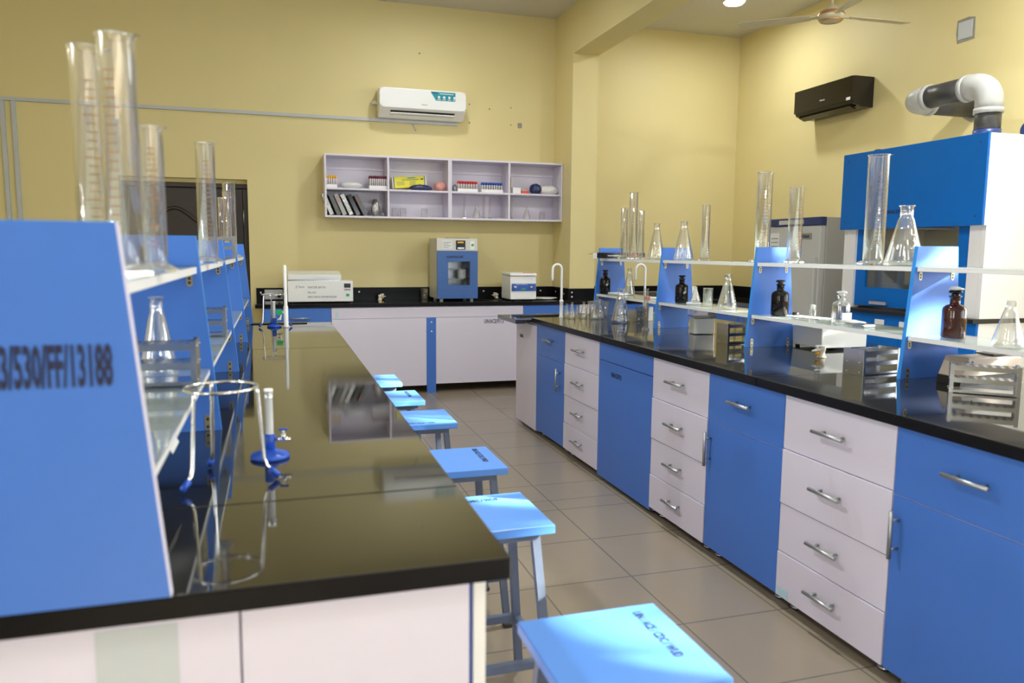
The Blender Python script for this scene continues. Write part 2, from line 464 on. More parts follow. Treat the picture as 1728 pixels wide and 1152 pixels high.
# ================================================================== furniture helpers
def bar_handle(b, c, length, axis, out):
    """bar handle: rod on two stand-offs. axis 'Y' or 'Z' rod, out = outward unit vector"""
    c = Vector(c); o = Vector(out); a = {'X': Vector((1, 0, 0)), 'Y': Vector((0, 1, 0)), 'Z': Vector((0, 0, 1))}[axis]
    q = c+o*.032
    b.tube([q-a*length/2, q+a*length/2], .0070, 'handle', n=10)
    for s in (-1, 1): b.tube([c+a*s*length*.30, q+a*s*length*.30], .0050, 'handle', n=8)
    return b

def foot(b, x, y, z1):
    b.lathe([(0, 0), (.022, 0), (.024, .008), (.020, .013), (.012, .016), (.012, z1)], 'steel', (x, y, 0), n=14)

ZT, ZU, ZB0 = .88, .843, .045          # worktop top, underside, cabinet bottom

def cabinet_right(y0, y1, kind, label, note=None, x0=1.8455, depth=1.28, group='bench cabinets of the right island'):
    """unit of the right island: its front faces -X"""
    t = thing('bench_cabinet', label, 'cabinet', (x0+.3, (y0+y1)/2, 0), group=group)
    col = 'blue' if kind in ('doordrawer', 'panel') else 'white'
    b = MB(); b.box(x0+.018, x0+depth, y0+.001, y1-.001, ZB0, ZU-.0005, 'white')
    b.build('carcass', t, world=True)
    g = .0018
    def front(name, za, zb, m, out=0):
        return MB().box(x0-out, x0+.0178, y0+g, y1-g, za, zb, m).build(name, t, world=True, bevel=.0012)
    ym = (y0+y1)/2; nx = (-1, 0, 0)
    if kind == 'drawers':
        zs = [ZB0, .225, .415, .63, ZU-.004]
        for i in range(4):
            d = front('drawer', zs[i]+g, zs[i+1]-g, col, (.004, .001, .003, 0)[i])
            hb = MB(); bar_handle(hb, (x0-.004, ym, (zs[i]+zs[i+1])/2+.01), .155, 'Y', nx)
            hh = hb.build('handle', d); bmesh_shift(hh, t)
    elif kind == 'doordrawer':
        zd = .62
        d = front('drawer', zd+g, ZU-.004, col)
        hb = MB(); bar_handle(hb, (x0, ym, .745), .155, 'Y', nx); bmesh_shift(hb.build('handle', d), t)
        d = front('door', ZB0, zd-g, col)
        hy = y1-.03 if note == 'far' else (y0+.085 if note == 'near' else y1-.045)
        hb = MB(); bar_handle(hb, (x0, hy, .50), .155, 'Z', nx); bmesh_shift(hb.build('handle', d), t)
        MB().box(x0+.006, x0+.0176, y0+g, y1-g, zd-g, zd+g, 'white').build('rail', t, world=True)
    elif kind == 'panel':
        front('top_rail', .735+g, ZU-.004, col); d = front('panel', ZB0-.02, .735-g, col)
        text('UIN/ACE/FF/13', .026, 'ink', 'lettering', d, Vector((x0-.0005, ym+.17, .655))-t.location, FRONT_X, .6, bold=.0006)
    elif kind == 'end':
        d = front('panel', ZB0-.02, ZU-.02, col)
        text('ACE/FF/13', .024, 'ink', 'lettering', d, Vector((x0-.0005, ym+.16, .70))-t.location, FRONT_X, .6, bold=.0006)
    for yy in (y0+.05, y1-.05):
        for xx in (x0+.06,):
            fb = MB(); foot(fb, xx, yy, ZB0 if kind not in ('panel', 'end') else ZB0-.0); fb.build('foot', t, world=True)
    return t
def bmesh_shift(o, root):
    for v in o.data.vertices: v.co -= root.location

YR_CUTS = [5.88, 5.374, 4.786, 4.212, 3.519, 2.982, 2.443, 1.889, 1.33, .78]
kinds = ['end', 'doordrawer', 'drawers', 'panel', 'drawers', 'doordrawer', 'drawers', 'doordrawer', 'drawers']
labels = ['pale stencilled end cabinet under the sink of the right bench',
          'narrow blue cabinet with drawer and door beside the pale sink end',
          'pale four-drawer cabinet between the narrow blue cabinet and the plain blue panel',
          'plain blue panelled cabinet with black stencil and no handles, right bench',
          'pale four-drawer cabinet just right of the plain blue panel',
          'blue drawer-and-door cabinet between two pale drawer stacks, right bench',
          'pale four-drawer cabinet with small blue sticker at its lower left corner',
          'blue drawer-and-door cabinet at the bottom right corner of the photo',
          'pale four-drawer cabinet at the near end of the right bench']
for i, kd in enumerate(kinds):
    note = {5: 'far', 1: 'near', 7: 'far'}.get(i)
    c = cabinet_right(YR_CUTS[i+1], YR_CUTS[i], kd, labels[i], note)
    if i == 6:
        s = MB().box(1.8452-.0056, 1.8452-.0048, YR_CUTS[i]-.075, YR_CUTS[i]-.01, .05, .085, 'aqua').build('sticker', c, world=True)

# worktops
def slab_mb(x0, x1, y0, y1):
    b = MB().box(x0, x1, y0, y1, ZU, ZT, 'black_stone'); b.bm.normal_update()
    for f in b.bm.faces:
        if abs(f.normal.z) < .5: f.material_index = b.mi('stone_dull')
    return b
def worktop(label, x0, x1, cuts, name='worktop', extra=None):
    t = thing(name, label, 'worktop', ((x0+x1)/2, (cuts[0]+cuts[-1])/2, ZU))
    for a, b in zip(cuts, cuts[1:]):
        slab_mb(x0, x1, a+.0012, b-.0012).build('slab', t, world=True, bevel=.003)
    return t
worktop('long glossy black granite worktop of the right island bench', 1.822, 3.17, [.78, 2.6, 4.115, 5.44])
# sink slab at the far end of the right bench
t = thing('sink', 'low black stone sink ledge at the far end of the right bench', 'sink', (2.5, 5.68, .83))
b = MB(); b.box(1.70, 1.78, 5.445, 5.93, .835, .866, 'black_stone'); b.box(2.95, 3.17, 5.445, 5.93, .8435, .866, 'black_stone')
b.box(1.78, 2.95, 5.445, 5.53, .8435, .866, 'black_stone'); b.box(1.78, 2.95, 5.85, 5.93, .8435, .866, 'black_stone')
b.build('rim', t, world=True, bevel=.003)
b = MB(); b.box(1.78, 2.95, 5.53, 5.85, .8435, .848, 'black'); b.build('basin', t, world=True)

# left bench: worktop, body
worktop('long glossy black granite worktop of the left bench', -.955, .352, [1.134, 1.53, 3.965, 5.39])
t = thing('bench_cabinet', 'pale end of the left bench base at the lower left edge of the photo', 'cabinet', (-.3, 3.2, 0))
MB().box(-.92, .290, 1.19, 5.34, ZB0, ZU-.0005, 'white').build('carcass', t, world=True)
MB().box(-.92, -.067, 1.165, 1.189, ZB0, ZU-.002, 'white').build('end_panel', t, world=True, bevel=.002)
e = MB().box(-.064, .2885, 1.163, 1.189, ZB0, ZU-.002, 'white').build('end_panel', t, world=True, bevel=.002)
MB().box(.2955, .316, 1.161, 1.2, ZB0, ZU-.002, 'white2').build('corner_strip', t, world=True, bevel=.002)
MB().box(.289, .2952, 1.172, 1.2, ZB0, ZU-.002, 'pan_blue').build('joint_strip', t, world=True)
pp = MB(); pp.box(-.262, -.152, 1.1641, 1.1648, .58, .826, 'old_paper'); pp.build('notice_patch', t, world=True)
for x in (-.86, .25):
    for y in (1.25, 3.2, 5.28):
        fb = MB(); foot(fb, x, y, ZB0); fb.build('foot', t, world=True)

# ------------------------------------------------------------------ reagent racks
def rack(label, xc, ys, name='reagent_rack', letter=None):
    t = thing(name, label, 'shelf rack', (xc, (ys[0]+ys[-1])/2, ZT))
    pw = .009
    for i, y in enumerate(ys):
        b = MB()
        poly = [(xc-.145, ZT+.0005), (xc+.145, ZT+.0005), (xc+.0985, 1.404), (xc-.0985, 1.404)]
        b.prism(poly, 'Y', y-pw, y+pw, 'blue')
        # glossy edge banding on the sloping ends and the top
        for s in (-1, 1):
            q = [(xc+s*.145, ZT+.0005), (xc+s*.1462, ZT+.0005), (xc+s*.0997, 1.4052), (xc+s*.0985, 1.4052)]
            b.prism(q if s > 0 else q[::-1], 'Y', y-pw, y+pw, 'edge_blue' if letter is None or i else 'white')
        b.box(xc-.0985, xc+.0985, y-pw, y+pw, 1.404, 1.4052, 'edge_blue')
        p = b.build('side_panel', t, world=True)
        for s in (-1, 1):
            for (dx, z0, z1) in ((.112, ZT, ZT+.045), (.112, 1.0, 1.033), (.080, 1.27, 1.305)):
                if z0 == 1.0 and s > 0 and letter is None: continue
                x = xc+s*dx
                for sy in (-1, 1):
                    if (i == 0 and sy < 0) or (i == len(ys)-1 and sy > 0): continue
                    k = MB()
                    k.prism(rounded(x-.008, x+.008, z0+.001, z1, .0075, 4), 'Y', y+sy*(pw+.0002), y+sy*(pw+.002), 'bracket')
                    k.tube([(x, y+sy*pw, z0+.012), (x, y+sy*(pw+.003), z0+.012)], .004, 'black', n=8)
                    k.tube([(x, y+sy*pw, z1-.012), (x, y+sy*(pw+.003), z1-.012)], .004, 'black', n=8)
                    bmesh_shift(k.build('bracket', p), t)
        if letter and i == 0:
            q = at(192, 648, 'Y', y-pw)
            tx = text(letter, .0545, 'ink', 'lettering', p, Vector((q.x, y-pw-.001, q.z))-t.location, FRONT_Y, .272, align='RIGHT', bold=.002)
            tx.rotation_euler = (PI/2, 0, 0)
    for y0, y1 in zip(ys, ys[1:]):
        a, c = y0+pw+.001, y1-pw-.001
        for (hw, zt) in ((.099, 1.327), (.122, 1.055)):
            s = MB().box(xc-hw, xc+hw, a, c, zt-.021, zt-.0032, 'white2').build('shelf', t, world=True, bevel=.001)
            g = MB(); g.box(xc-hw-.002, xc+hw+.002, a, c, zt-.003, zt, 'glass_edge'); bmesh_shift(g.build('glass_top', s), t)
    return t
RY = [1.38, 2.43, 3.48, 4.51, 5.53]
LY = [1.14, 2.2, 3.26, 4.29, 5.32]
rack('blue and white reagent rack standing on the right bench', 2.505, RY)
rack('blue and white reagent rack on the left bench, stencilled near panel', -.300, LY, letter='23/530/FF/13188')

# ------------------------------------------------------------------ glassware builders
ZS1, ZS2 = 1.3275, 1.0555      # resting heights on the upper and lower shelves
def cylinder(p, h, r, label, mark='amber_mark', group=None):
    t = thing('measuring_cylinder', label, 'measuring cylinder', p, rz=random.uniform(-.6, .35), group=group)
    b = MB(); w = max(.0012, r*.07)
    b.lathe([(r*.6, .012), (r, .016), (r, h*.985), (r*1.10, h-.001), (r*1.10, h), (r-w, h*.985), (r-w, .022), (0, .020)], 'glass', n=28)
    # pouring lip
    b.prism([(r*.95, h*.985), (r*1.38, h), (r*.95, h)], 'Y', -r*.22, r*.22, 'glass')
    n = 20
    for k in range(1, n):
        z = h*(.14+.74*k/n); L = .9 if k % 5 == 0 else (.55 if k % 5 else .4)
        for s in range(4):
            a0 = -PI/2+PI*.05+L*(s-2)/4*1.1; a1 = a0+L/4*1.1
            rr = r+.0004; q = [(rr*math.cos(a), rr*math.sin(a)) for a in (a0, a1)]
            vs = [b.bm.verts.new((*q[0], z)), b.bm.verts.new((*q[1], z)), b.bm.verts.new((*q[1], z+.0016)), b.bm.verts.new((*q[0], z+.0016))]
            b.face(vs, mark)
    b.build('tube', t)
    b = MB(); R0 = r*1.65 if r > .02 else r*1.85
    b.lathe([(0, 0), (R0, 0), (R0, .006), (R0*.92, .009), (r*1.15, .016), (r*.6, .019), (0, .019)], 'glass_base', n=6 if r < .03 else 28, smooth=False)
    b.build('base', t)
    return t
def flask(p, h, r, label, liquid=0, group=None, name='conical_flask'):
    t = thing(name, label, 'flask', p, rz=random.uniform(-.3, .6), group=group)
    rn = r*.33; w = .0014
    b = MB()
    pr = [(0, .0015), (r*.86, 0), (r*.97, .005), (r, .014), (r*.97, .022), (rn*1.25, h*.76), (rn, h*.81), (rn, h*.975), (rn*1.22, h*.985), (rn*1.22, h)]
    inn = [(rn-w, h*.985), (rn-w, h*.81), (rn*1.25-w, h*.76), (r*.97-w, .022), (r*.86, .005), (0, .004)]
    b.lathe(pr+inn, 'glass', n=28)
    for k in range(5):
        z = .03+(h*.6-.03)*k/5; rr = r*.97+(rn*1.25-r*.97)*(z-.022)/(h*.76-.022)+.0005
        for s in range(3):
            a0 = -1.9+.18*s; a1 = a0+.18
            vs = [b.bm.verts.new((rr*math.cos(a), rr*math.sin(a), zz)) for a, zz in ((a0, z), (a1, z), (a1, z+.0014), (a0, z+.0014))]
            b.face(vs, 'white_mark')
    b.build('body', t)
    if liquid:
        b = MB(); zt = h*liquid; rr = r*.97+(rn*1.25-r*.97)*(zt-.022)/(h*.76-.022)
        b.lathe([(0, .005), (r*.85, .006), (r*.95, .016), (r*.945, .023), (rr-.003, zt), (0, zt)], 'liquid', n=28)
        b.build('liquid', t)
    return t
def beaker(p, h, r, label, group=None, name='beaker', marks=True):
    t = thing(name, label, 'beaker', p, rz=random.uniform(0, 6.28), group=group); b = MB(); w = .0014
    b.lathe([(0, .001), (r*.9, 0), (r, .005), (r, h*.96), (r*1.07, h), (r-w, h*.96), (r-w, .008), (0, .004)], 'glass', n=28)
    if marks:
        for k in range(6):
            z = h*(.2+.11*k); rr = r+.0005
            for s in range(3):
                a0 = -1.5+.12*s; a1 = a0+.12
                b.face([b.bm.verts.new((rr*math.cos(a), rr*math.sin(a), zz)) for a, zz in ((a0, z), (a1, z), (a1, z+.0013), (a0, z+.0013))], 'white_mark')
    b.build('body', t)
    return t
def bottle(p, h, r, m, label, stopper, lab=False, group=None):
    t = thing('reagent_bottle', label, 'bottle', p, rz=0, group=group)
    rn = r*.42; b = MB()
    b.lathe([(0, 0), (r*.93, 0), (r, .006), (r, h*.56), (r*.93, h*.63), (r*.7, h*.675), (rn, h*.70), (rn, h*.84), (rn*1.25, h*.85), (rn*1.25, h*.875), (rn*.8, h*.88), (0, h*.88)], m, n=28)
    b.build('body', t)
    b = MB(); b.lathe([(rn*.75, h*.86), (rn*.85, h*.90), (rn*.7, h*.925), (rn*1.35, h*.94), (rn*1.35, h*.965), (rn*1.0, h*.995), (0, h)], stopper, n=20); b.build('stopper', t)
    if lab:
        b = MB()
        for k in range(3): b.box(-.010, .010-.004*k, -r-.0012, -r+.004, h*(.40-.03*k), h*(.40-.03*k)+.002, 'white_mark')
        b.build('print', t)
    return t

def tube_rack(p, L, Wd, H, label, rz, tubes=0, holes=(8, 3), group='metal test tube racks'):
    t = thing('test_tube_rack', label, 'test tube rack', p, rz, group)
    for s in (-1, 1):
        b = MB(); b.box(s*L/2-.001, s*L/2+.001, -Wd/2, Wd/2, 0, H, 'steel')
        for yy in (-1, 1): b.box(s*L/2-(.012 if s > 0 else 0), s*L/2+(0 if s > 0 else .012), yy*Wd/2-.0008, yy*Wd/2+.0008, 0, H, 'steel')
        for zz in (.12, .5, .88):
            for yy in (-.3, .3): b.lathe([(0, -.002), (.003, -.001), (.003, .001), (0, .002)], 'chrome', (s*(L/2+.0015), yy*Wd, zz*H), n=8)
        b.build('end_plate', t)
    for i, z in enumerate((.10, .52, .94)):
        b = MB(); nx, ny = holes; cx, cy = (L-.006)/nx, (Wd-.004)/ny; r = min(cx, cy)*.40
        z0 = z*H
        if i == 0: b.box(-L/2+.001, L/2-.001, -Wd/2+.001, Wd/2-.001, z0-.001, z0, 'steel')
        else:
            for ix in range(nx):
                for iy in range(ny):
                    c0 = (-L/2+.003+cx*(ix+.5), -Wd/2+.002+cy*(iy+.5))
                    sq = [(cx/2, 0), (cx/2, cy/2), (0, cy/2), (-cx/2, cy/2), (-cx/2, 0), (-cx/2, -cy/2), (0, -cy/2), (cx/2, -cy/2)]
                    O = [b.bm.verts.new((c0[0]+a, c0[1]+d, z0)) for a, d in sq]
                    I = [b.bm.verts.new((c0[0]+r*math.cos(PI/4*k), c0[1]+r*math.sin(PI/4*k), z0)) for k in range(8)]
                    for k in range(8): b.face([O[k], O[(k+1) % 8], I[(k+1) % 8], I[k]], 'steel')
        for yy in (-1, 1): b.box(-L/2+.001, L/2-.001, yy*(Wd/2-.001)-.0006, yy*(Wd/2-.001)+.0006, z0-(.016 if i else .008), z0+.0004, 'steel')
        b.build('tier', t)
    t['_grid'] = 0
    del t['_grid']
    return t

def rack_spot(t, L, Wd, holes, ix, iy):
    nx, ny = holes; cx, cy = (L-.006)/nx, (Wd-.004)/ny
    v = Vector((-L/2+.003+cx*(ix+.5), -Wd/2+.002+cy*(iy+.5), 0)); v.rotate(Matrix.Rotation(t.rotation_euler.z, 3, 'Z'))
    return Vector(t.location)+v
def test_tube(p, h, r, label, group):
    o = MB().lathe([(0, .0), (r*.6, r*.3), (r, r), (r, h*.985), (r*1.15, h), (r*.8, h*.985), (r*.8, r), (0, r*.5)], 'glass', n=14).build('test_tube', loc=p)
    return tag(o, label, 'test tube', group)

# positions on the rack planes
def onX(px, X=2.5): return at(px, 440, 'X', X).y
def topz(px, py, Y): return at(px, py, 'Y', Y).z
def Ypos(px, X): return at(px, 440, 'X', X).y

def cyl_R(px, ytop, r, label, X=2.5, zb=ZS1, **k):
    Y = Ypos(px, X); zt = at(px, ytop, 'X', X).z
    return cylinder((X, Y, zb), zt-zb, r, label, **k)
def flask_R(px, ytop, r, label, X=2.5, zb=ZS1, **k):
    Y = Ypos(px, X); zt = at(px, ytop, 'X', X).z
    return flask((X, Y, zb), zt-zb, r, label, **k)

# upper shelf, right bench
G = 'glass cylinders on the right rack'
cyl_R(1052, 351, .026, 'narrow glass cylinder left of the tallest one, right rack far bay', X=2.44, group=G)
cyl_R(1067, 325, .0315, 'tall glass cylinder in the middle of the trio, right rack far bay', X=2.455, group=G)
cyl_R(1081, 356, .0215, 'slim glass cylinder right of the tallest one, right rack far bay', X=2.575, group=G)
flask_R(1107, 377, .060, 'conical flask on the upper shelf beside the three cylinders', X=2.54)
flask_R(1152.5, 374, .066, 'conical flask on the upper shelf in front of the second blue panel')
cyl_R(1189, 346, .0245, 'lone narrow cylinder on the upper shelf between flask and wide cylinder', group=G)
cyl_R(1285, 292, .0405, 'wide glass cylinder by the far side of the middle blue panel', X=2.535, group=G)
cyl_R(1339, 317, .0350, 'medium glass cylinder by the near side of the middle blue panel', X=2.53, group=G)
cyl_R(1473, 263, .0425, 'largest glass cylinder in front of the blue fume hood', X=2.49, group=G)
flask_R(1525, 347, .076, 'large conical flask on the upper shelf beside the nearest blue panel', X=2.5)
# opened carton lying on the far end of the upper shelf
p = Vector((2.50, 5.385, ZS1))
t = thing('carton', 'opened black carton with silver flap lying at the far rack end', 'box', p, rz=R(-4))
MB().box(-.185, .20, -.036, .036, 0, .042, 'black_gloss').build('tray', t, bevel=.001)
b = MB(); b.box(-.1865, -.1855, -.034, .034, .002, .040, 'white2'); b.box(-.235, -.186, -.036, .036, .0405, .0425, 'film', Matrix.Translation((-.186, 0, .041)) @ Matrix.Rotation(R(-16), 4, 'Y') @ Matrix.Translation((.186, 0, -.041)))
b.box(-.225, -.186, -.0375, -.0362, .0, .040, 'white2', Matrix.Translation((-.186, -.036, 0)) @ Matrix.Rotation(R(28), 4, 'Z') @ Matrix.Translation((.186, .036, 0))); b.box(-.225, -.187, -.03, .03, 0.001, .0025, 'paper'); b.build('flap', t)
b = MB(); b.box(-.10, .04, -.0368, -.0361, .016, .022, 'white_mark'); b.box(.08, .15, -.0368, -.0361, .012, .030, 'red'); b.build('print', t)

# lower shelf, right bench
def bottle_R(px, ytop, r, m, label, stop, X=2.5, lab=False, **k):
    Y = Ypos(px, X); zt = at(px, ytop, 'X', X).z
    return bottle((X, Y, ZS2), zt-ZS2, r, m, label, stop, lab, **k)
GB = 'stoppered bottles on the right rack'
bottle_R(1022, 455, .041, 'darkglass', 'near-black stoppered bottle on the farthest lower shelf bay', 'darkglass', X=2.425, lab=True, group=GB)
bottle_R(1152, 464, .041, 'darkglass', 'near-black stoppered bottle beside the small flask and beaker', 'darkglass', X=2.47, lab=True, group=GB)
bottle_R(1319.5, 472, .044, 'darkglass', 'near-black stoppered bottle beside the middle blue panel', 'black', X=2.48, group=GB)
AMB = bottle_R(1617, 489, .043, 'amber', 'amber glass bottle with a pale crumpled cover on its stopper', 'darkglass', X=2.49, group=GB)
Y = Ypos(1617, 2.49); b = MB(); b.blob((2.49, Y, at(1617, 489, 'X', 2.49).z+.004), (.026, .024, .008), 'whitebag', 3, .1)
o = b.build('cover_film'); o.parent = AMB; bmesh_shift(o, AMB)
flask_R(1063, 453, .045, 'tall conical flask on the far lower shelf near the second tap', zb=ZS2, X=2.52)
flask_R(1176, 484, .030, 'small conical flask standing on the white dish', zb=ZS2+.012, X=2.475)
t = thing('petri_dish', 'white round dish under the small flask on the lower shelf', 'dish', (2.48, Ypos(1173, 2.48), ZS2))
MB().lathe([(0, 0), (.044, 0), (.045, .010), (.043, .0115), (0, .0115)], 'white_pl', n=32).build('dish', t)
Y = Ypos(1197, 2.47); beaker((2.47, Y, ZS2), at(1197, 486, 'X', 2.47).z-ZS2, .029, 'small graduated beaker right of the small flask, lower shelf')
flask_R(1230, 462, .056, 'conical flask at the near end of the middle lower shelf', zb=ZS2, X=2.46)
t = thing('tray', 'flat white tray at the far lower shelf under the tall flask', 'tray', (2.47, Ypos(1046, 2.47), ZS2))
b = MB(); b.box(-.04, .05, -.10, .12, 0, .012, 'white_pl'); b.build('body', t, bevel=.004)
t = thing('marker_pen', 'white marker pen with red cap on the far lower shelf', 'pen', (2.46, Ypos(1101, 2.47), ZS2), rz=R(-35))
MB().tube([(0, 0, .007), (.085, 0, .007)], .007, 'white_pl', n=12).build('barrel', t); MB().tube([(-.035, 0, .0075), (0, 0, .0075)], .0075, 'red', n=12).build('cap', t)
# middle bay of the lower shelf
t = thing('vial', 'small clear vial with white cap on the lower shelf', 'vial', (2.5, Ypos(1376, 2.5), ZS2))
MB().lathe([(0, 0), (.015, 0), (.016, .003), (.016, .042), (.009, .050), (.009, .054), (0, .054)], 'plastic_clear', n=20).build('body', t)
MB().lathe([(.0105, .052), (.0115, .054), (.0115, .068), (.009, .071), (0, .071)], 'white_pl', n=20).build('cap', t)
b = MB(); b.lathe([(0, 0), (.015, 0), (.016, .002), (.016, .014), (.013, .016), (0, .016)], 'black', n=20)
tag(b.build('screw_lid', loc=(2.56, Ypos(1347, 2.56), ZS2)), 'loose black bottle cap lying on the lower shelf', 'cap')
b = MB(); b.box(-.05, .05, -.11, .11, 0, .0012, 'paper'); tag(b.build('paper_sheet', loc=(2.555, Ypos(1368, 2.555), ZS2), rot=(0, 0, .2)), 'white paper sheet lying behind the vial on the lower shelf', 'paper')
Y = Ypos(1424, 2.47)
CLB = bottle((2.47, Y, ZS2), at(1424, 491, 'X', 2.47).z-ZS2, .040, 'plastic_clear', 'clear stoppered bottle with white label on the lower shelf', 'white_pl', group=GB)
b = MB(); b.box(-.026, .026, -.0412, -.0402, .018, .052, 'paper'); b.build('paper_label', CLB)
t = thing('sample_tray', 'pale translucent tray beside the clear bottle on the lower shelf', 'tray', (2.455, Ypos(1450, 2.455), ZS2), rz=R(8))
MB().box(-.035, .035, -.075, .075, 0, .010, 'plastic_clear').build('base', t, bevel=.002)
MB().blob((0, .01, .016), (.028, .05, .010), 'whitebag', 8, .1).build('wrap', t)
# nearest bay
flask((2.43, Ypos(1712, 2.43), ZS2), .16, .05, 'sunlit conical flask at the right edge of the photo')

# ---- items on the right worktop
ZW = ZT+.0005
def at_w(px, py): return at(px, py, 'Z', ZT)
def gooseneck(p, H, rz, label, reach=.07):
    t = thing('gooseneck_tap', label, 'tap', p, rz, 'white gooseneck taps')
    pts = [(0, 0, .0), (0, 0, .02), (0, 0, H-reach/2)]
    for i in range(1, 13):
        a = PI*i/12; pts.append((-reach/2+reach/2*math.cos(a), 0, H-reach/2+reach/2*math.sin(a)))
    pts.append((-reach-.001, 0, H-reach/2-.07)); pts.append((-reach-.001, 0, H-reach/2-.09))
    MB().tube(pts, [.0095]*(len(pts)-1)+[.006], 'white_pl', n=14).build('spout', t)
    b = MB(); b.lathe([(0, 0), (.020, 0), (.020, .006), (.014, .014), (.014, .12), (.0155, .122), (.0155, .134), (.0098, .138)], 'white_pl', n=18); b.build('stem', t)
    return t
q = Vector((2.108, 5.56, .8665)); gooseneck(q, at(945, 446, 'Y', 5.56).z-.8665, 0, 'white gooseneck tap at the front of the far sink', .075)
gooseneck(Vector((2.82, 5.56, .8665)), at(1075, 446, 'Y', 5.56).z-.8665, 0, 'white gooseneck tap behind the reagent rack', .085)
# cluster of small glassware by the sink
GL = 'small glassware clustered by the sink'
spots = [('f', 956, 5.38, .105, .025), ('f', 965, 5.31, .120, .026), ('f', 974, 5.39, .092, .024), ('f', 985, 5.31, .122, .028), ('f', 993, 5.38, .122, .027),
         ('b', 1000, 5.30, .128, .026), ('f', 1003, 5.21, .112, .028), ('f', 1013, 5.24, .112, .028), ('b', 1021, 5.34, .128, .025), ('b', 1009, 5.39, .135, .025)]
lb = ['small flask nearest the sink tap in the glassware cluster', 'second small flask from the sink tap in the cluster', 'shortest squat flask in the middle of the cluster',
      'small flask fourth from the tap in the glassware cluster', 'small flask in the back row of the cluster beside the beakers', 'beaker in the middle of the glassware cluster by the sink',
      'small flask at the front of the cluster, left one', 'small flask at the front of the cluster, right one', 'beaker at the right end of the glassware cluster', 'beaker at the back of the glassware cluster']
pos = [Vector((at(px, 537, 'Y', yy).x, yy, 0)) for kd, px, yy, h, r in spots]
for it in range(200):
    for i in range(10):
        for j in range(i):
            d = pos[i]-pos[j]; need = spots[i][4]+spots[j][4]+.004
            if d.length < need:
                d = (d if d.length > 1e-4 else Vector((.01, 0, 0))).normalized()*(need-(pos[i]-pos[j]).length)/2
                pos[i] += d; pos[j] -= d
    for p in pos: p.y = min(p.y, 5.405); p.x = max(p.x, 1.90)
for (kd, px, py, h, r), l, q in zip(spots, lb, pos):
    q.z = ZW
    (flask if kd == 'f' else beaker)(q, h, r, l, group=GL)
q = at_w(1047, 544); q.z = ZW
flask(q, at(1047, 487, 'Y', q.y).z-ZW, .068, 'big conical flask half filled with clear liquid on the right worktop', liquid=.36)
q = at_w(1089, 556); q.z = ZW
cylinder(q, at(1089, 487, 'Y', q.y).z-ZW, .0135, 'slim glass cylinder standing on the right worktop by the rack panel')
# rack with tubes behind the big flask
TR = []
q = at_w(1078, 541); q.z = ZW
t1 = tube_rack(q, .16, .07, .085, 'metal tube rack with capped tubes behind the big flask', R(30), holes=(6, 2))
for ix in range(0, 6):
    s = rack_spot(t1, .16, .07, (6, 2), ix, 0); s.z = ZW+.0091
    test_tube(s, .10, .0075, 'test tube in the rack behind the big flask', 'tubes in the rack behind the big flask')
q = at_w(1096, 541); q.z = ZW
t = thing('box', 'upright white foil box standing behind the slim worktop cylinder', 'box', q, rz=R(15))
MB().box(-.022, .022, -.012, .012, 0, .10, 'white2').build('carton', t, bevel=.002)
# plastic box with lid
q = at_w(1183, 563); q.z = ZW
t = thing('plastic_box', 'translucent plastic box with clear lid under the rack shelf', 'box', q, rz=R(-8))
MB().box(-.066, .066, -.048, .048, 0, .108, 'plastic_clear').build('box', t, bevel=.004)
MB().box(-.060, .060, -.042, .042, .003, .095, 'foam').build('contents', t, bevel=.003)
MB().box(-.070, .070, -.051, .051, .1095, .148, 'plastic_clear').build('lid', t, bevel=.004)
MB().box(-.0702, .0702, -.0512, .0512, .1065, .1092, 'capblue').build('rim', t)
# metal rack with a few tubes in the second bay
q = at_w(1232, 578); q.z = ZW
q = Vector((2.432, 3.675, ZW))
t2 = tube_rack(q, .20, .09, .11, 'metal tube rack holding three glass tubes beside the middle panel', R(9), holes=(9, 4))
for k, (ix, iy) in enumerate(((3, 1), (5, 0), (7, 1))):
    s = rack_spot(t2, .20, .09, (9, 4), ix, iy); s.z = ZW+.0112
    test_tube(s, .14, .007, 'glass test tube standing in the rack beside the middle panel', 'tubes beside the middle panel')
# white balance box, gas tap, racks, beige device
t = thing('lab_balance', 'low white metal instrument box behind the rack, middle bay', 'balance', (2.79, 3.37, ZW), rz=R(0))
b = MB(); b.box(-.14, .14, -.125, .125, .012, .115, 'white_pl'); b.build('housing', t, bevel=.004)
b = MB(); b.box(-.12, .12, -.10, .10, .116, .12, 'steel'); b.build('pan', t, bevel=.002)
for s in (-1, 1):
    for u in (-1, 1): MB().lathe([(0, 0), (.012, 0), (.012, .012), (0, .012)], 'rubber', (s*.11, u*.10, 0), n=12).build('foot', t)
def gas_tap(p, label, rz, z=1.0):
    t = thing('gas_tap', label, 'gas tap', p, rz, 'white bench gas taps')
    b = MB(); b.lathe([(0, 0), (.022, 0), (.022, .005), (.0165, .008), (.0155, .030), (.019, .034), (.019, .044), (.012, .052), (0, .054)], 'cream', n=18); b.build('turret', t)
    b = MB(); b.tube([(0, 0, .038), (-.035, 0, .038)], .008, 'white_pl', n=12); b.tube([(-.035, 0, .038), (-.062, 0, .034)], [.007, .004], 'white_pl', n=10); b.build('nozzle', t)
    b = MB(); b.tube([(-.030, 0, .030), (-.030, 0, .014)], .0095, 'yellow', n=12); b.tube([(-.03, 0, .046), (-.03, 0, .055)], .007, 'white_pl', n=10); b.box(-.044, -.006, -.004, .004, .055, .061, 'white_pl'); b.build('knob', t)
    return t
q = at_w(1386, 603); q.z = ZW; gas_tap(q, 'white gas tap with yellow knob on the right worktop', R(8))
q = Vector((2.365, 2.585, ZW))
t3 = tube_rack(q, .215, .10, .105, 'empty metal tube rack left of the nearest rack panel', R(9), holes=(9, 4))
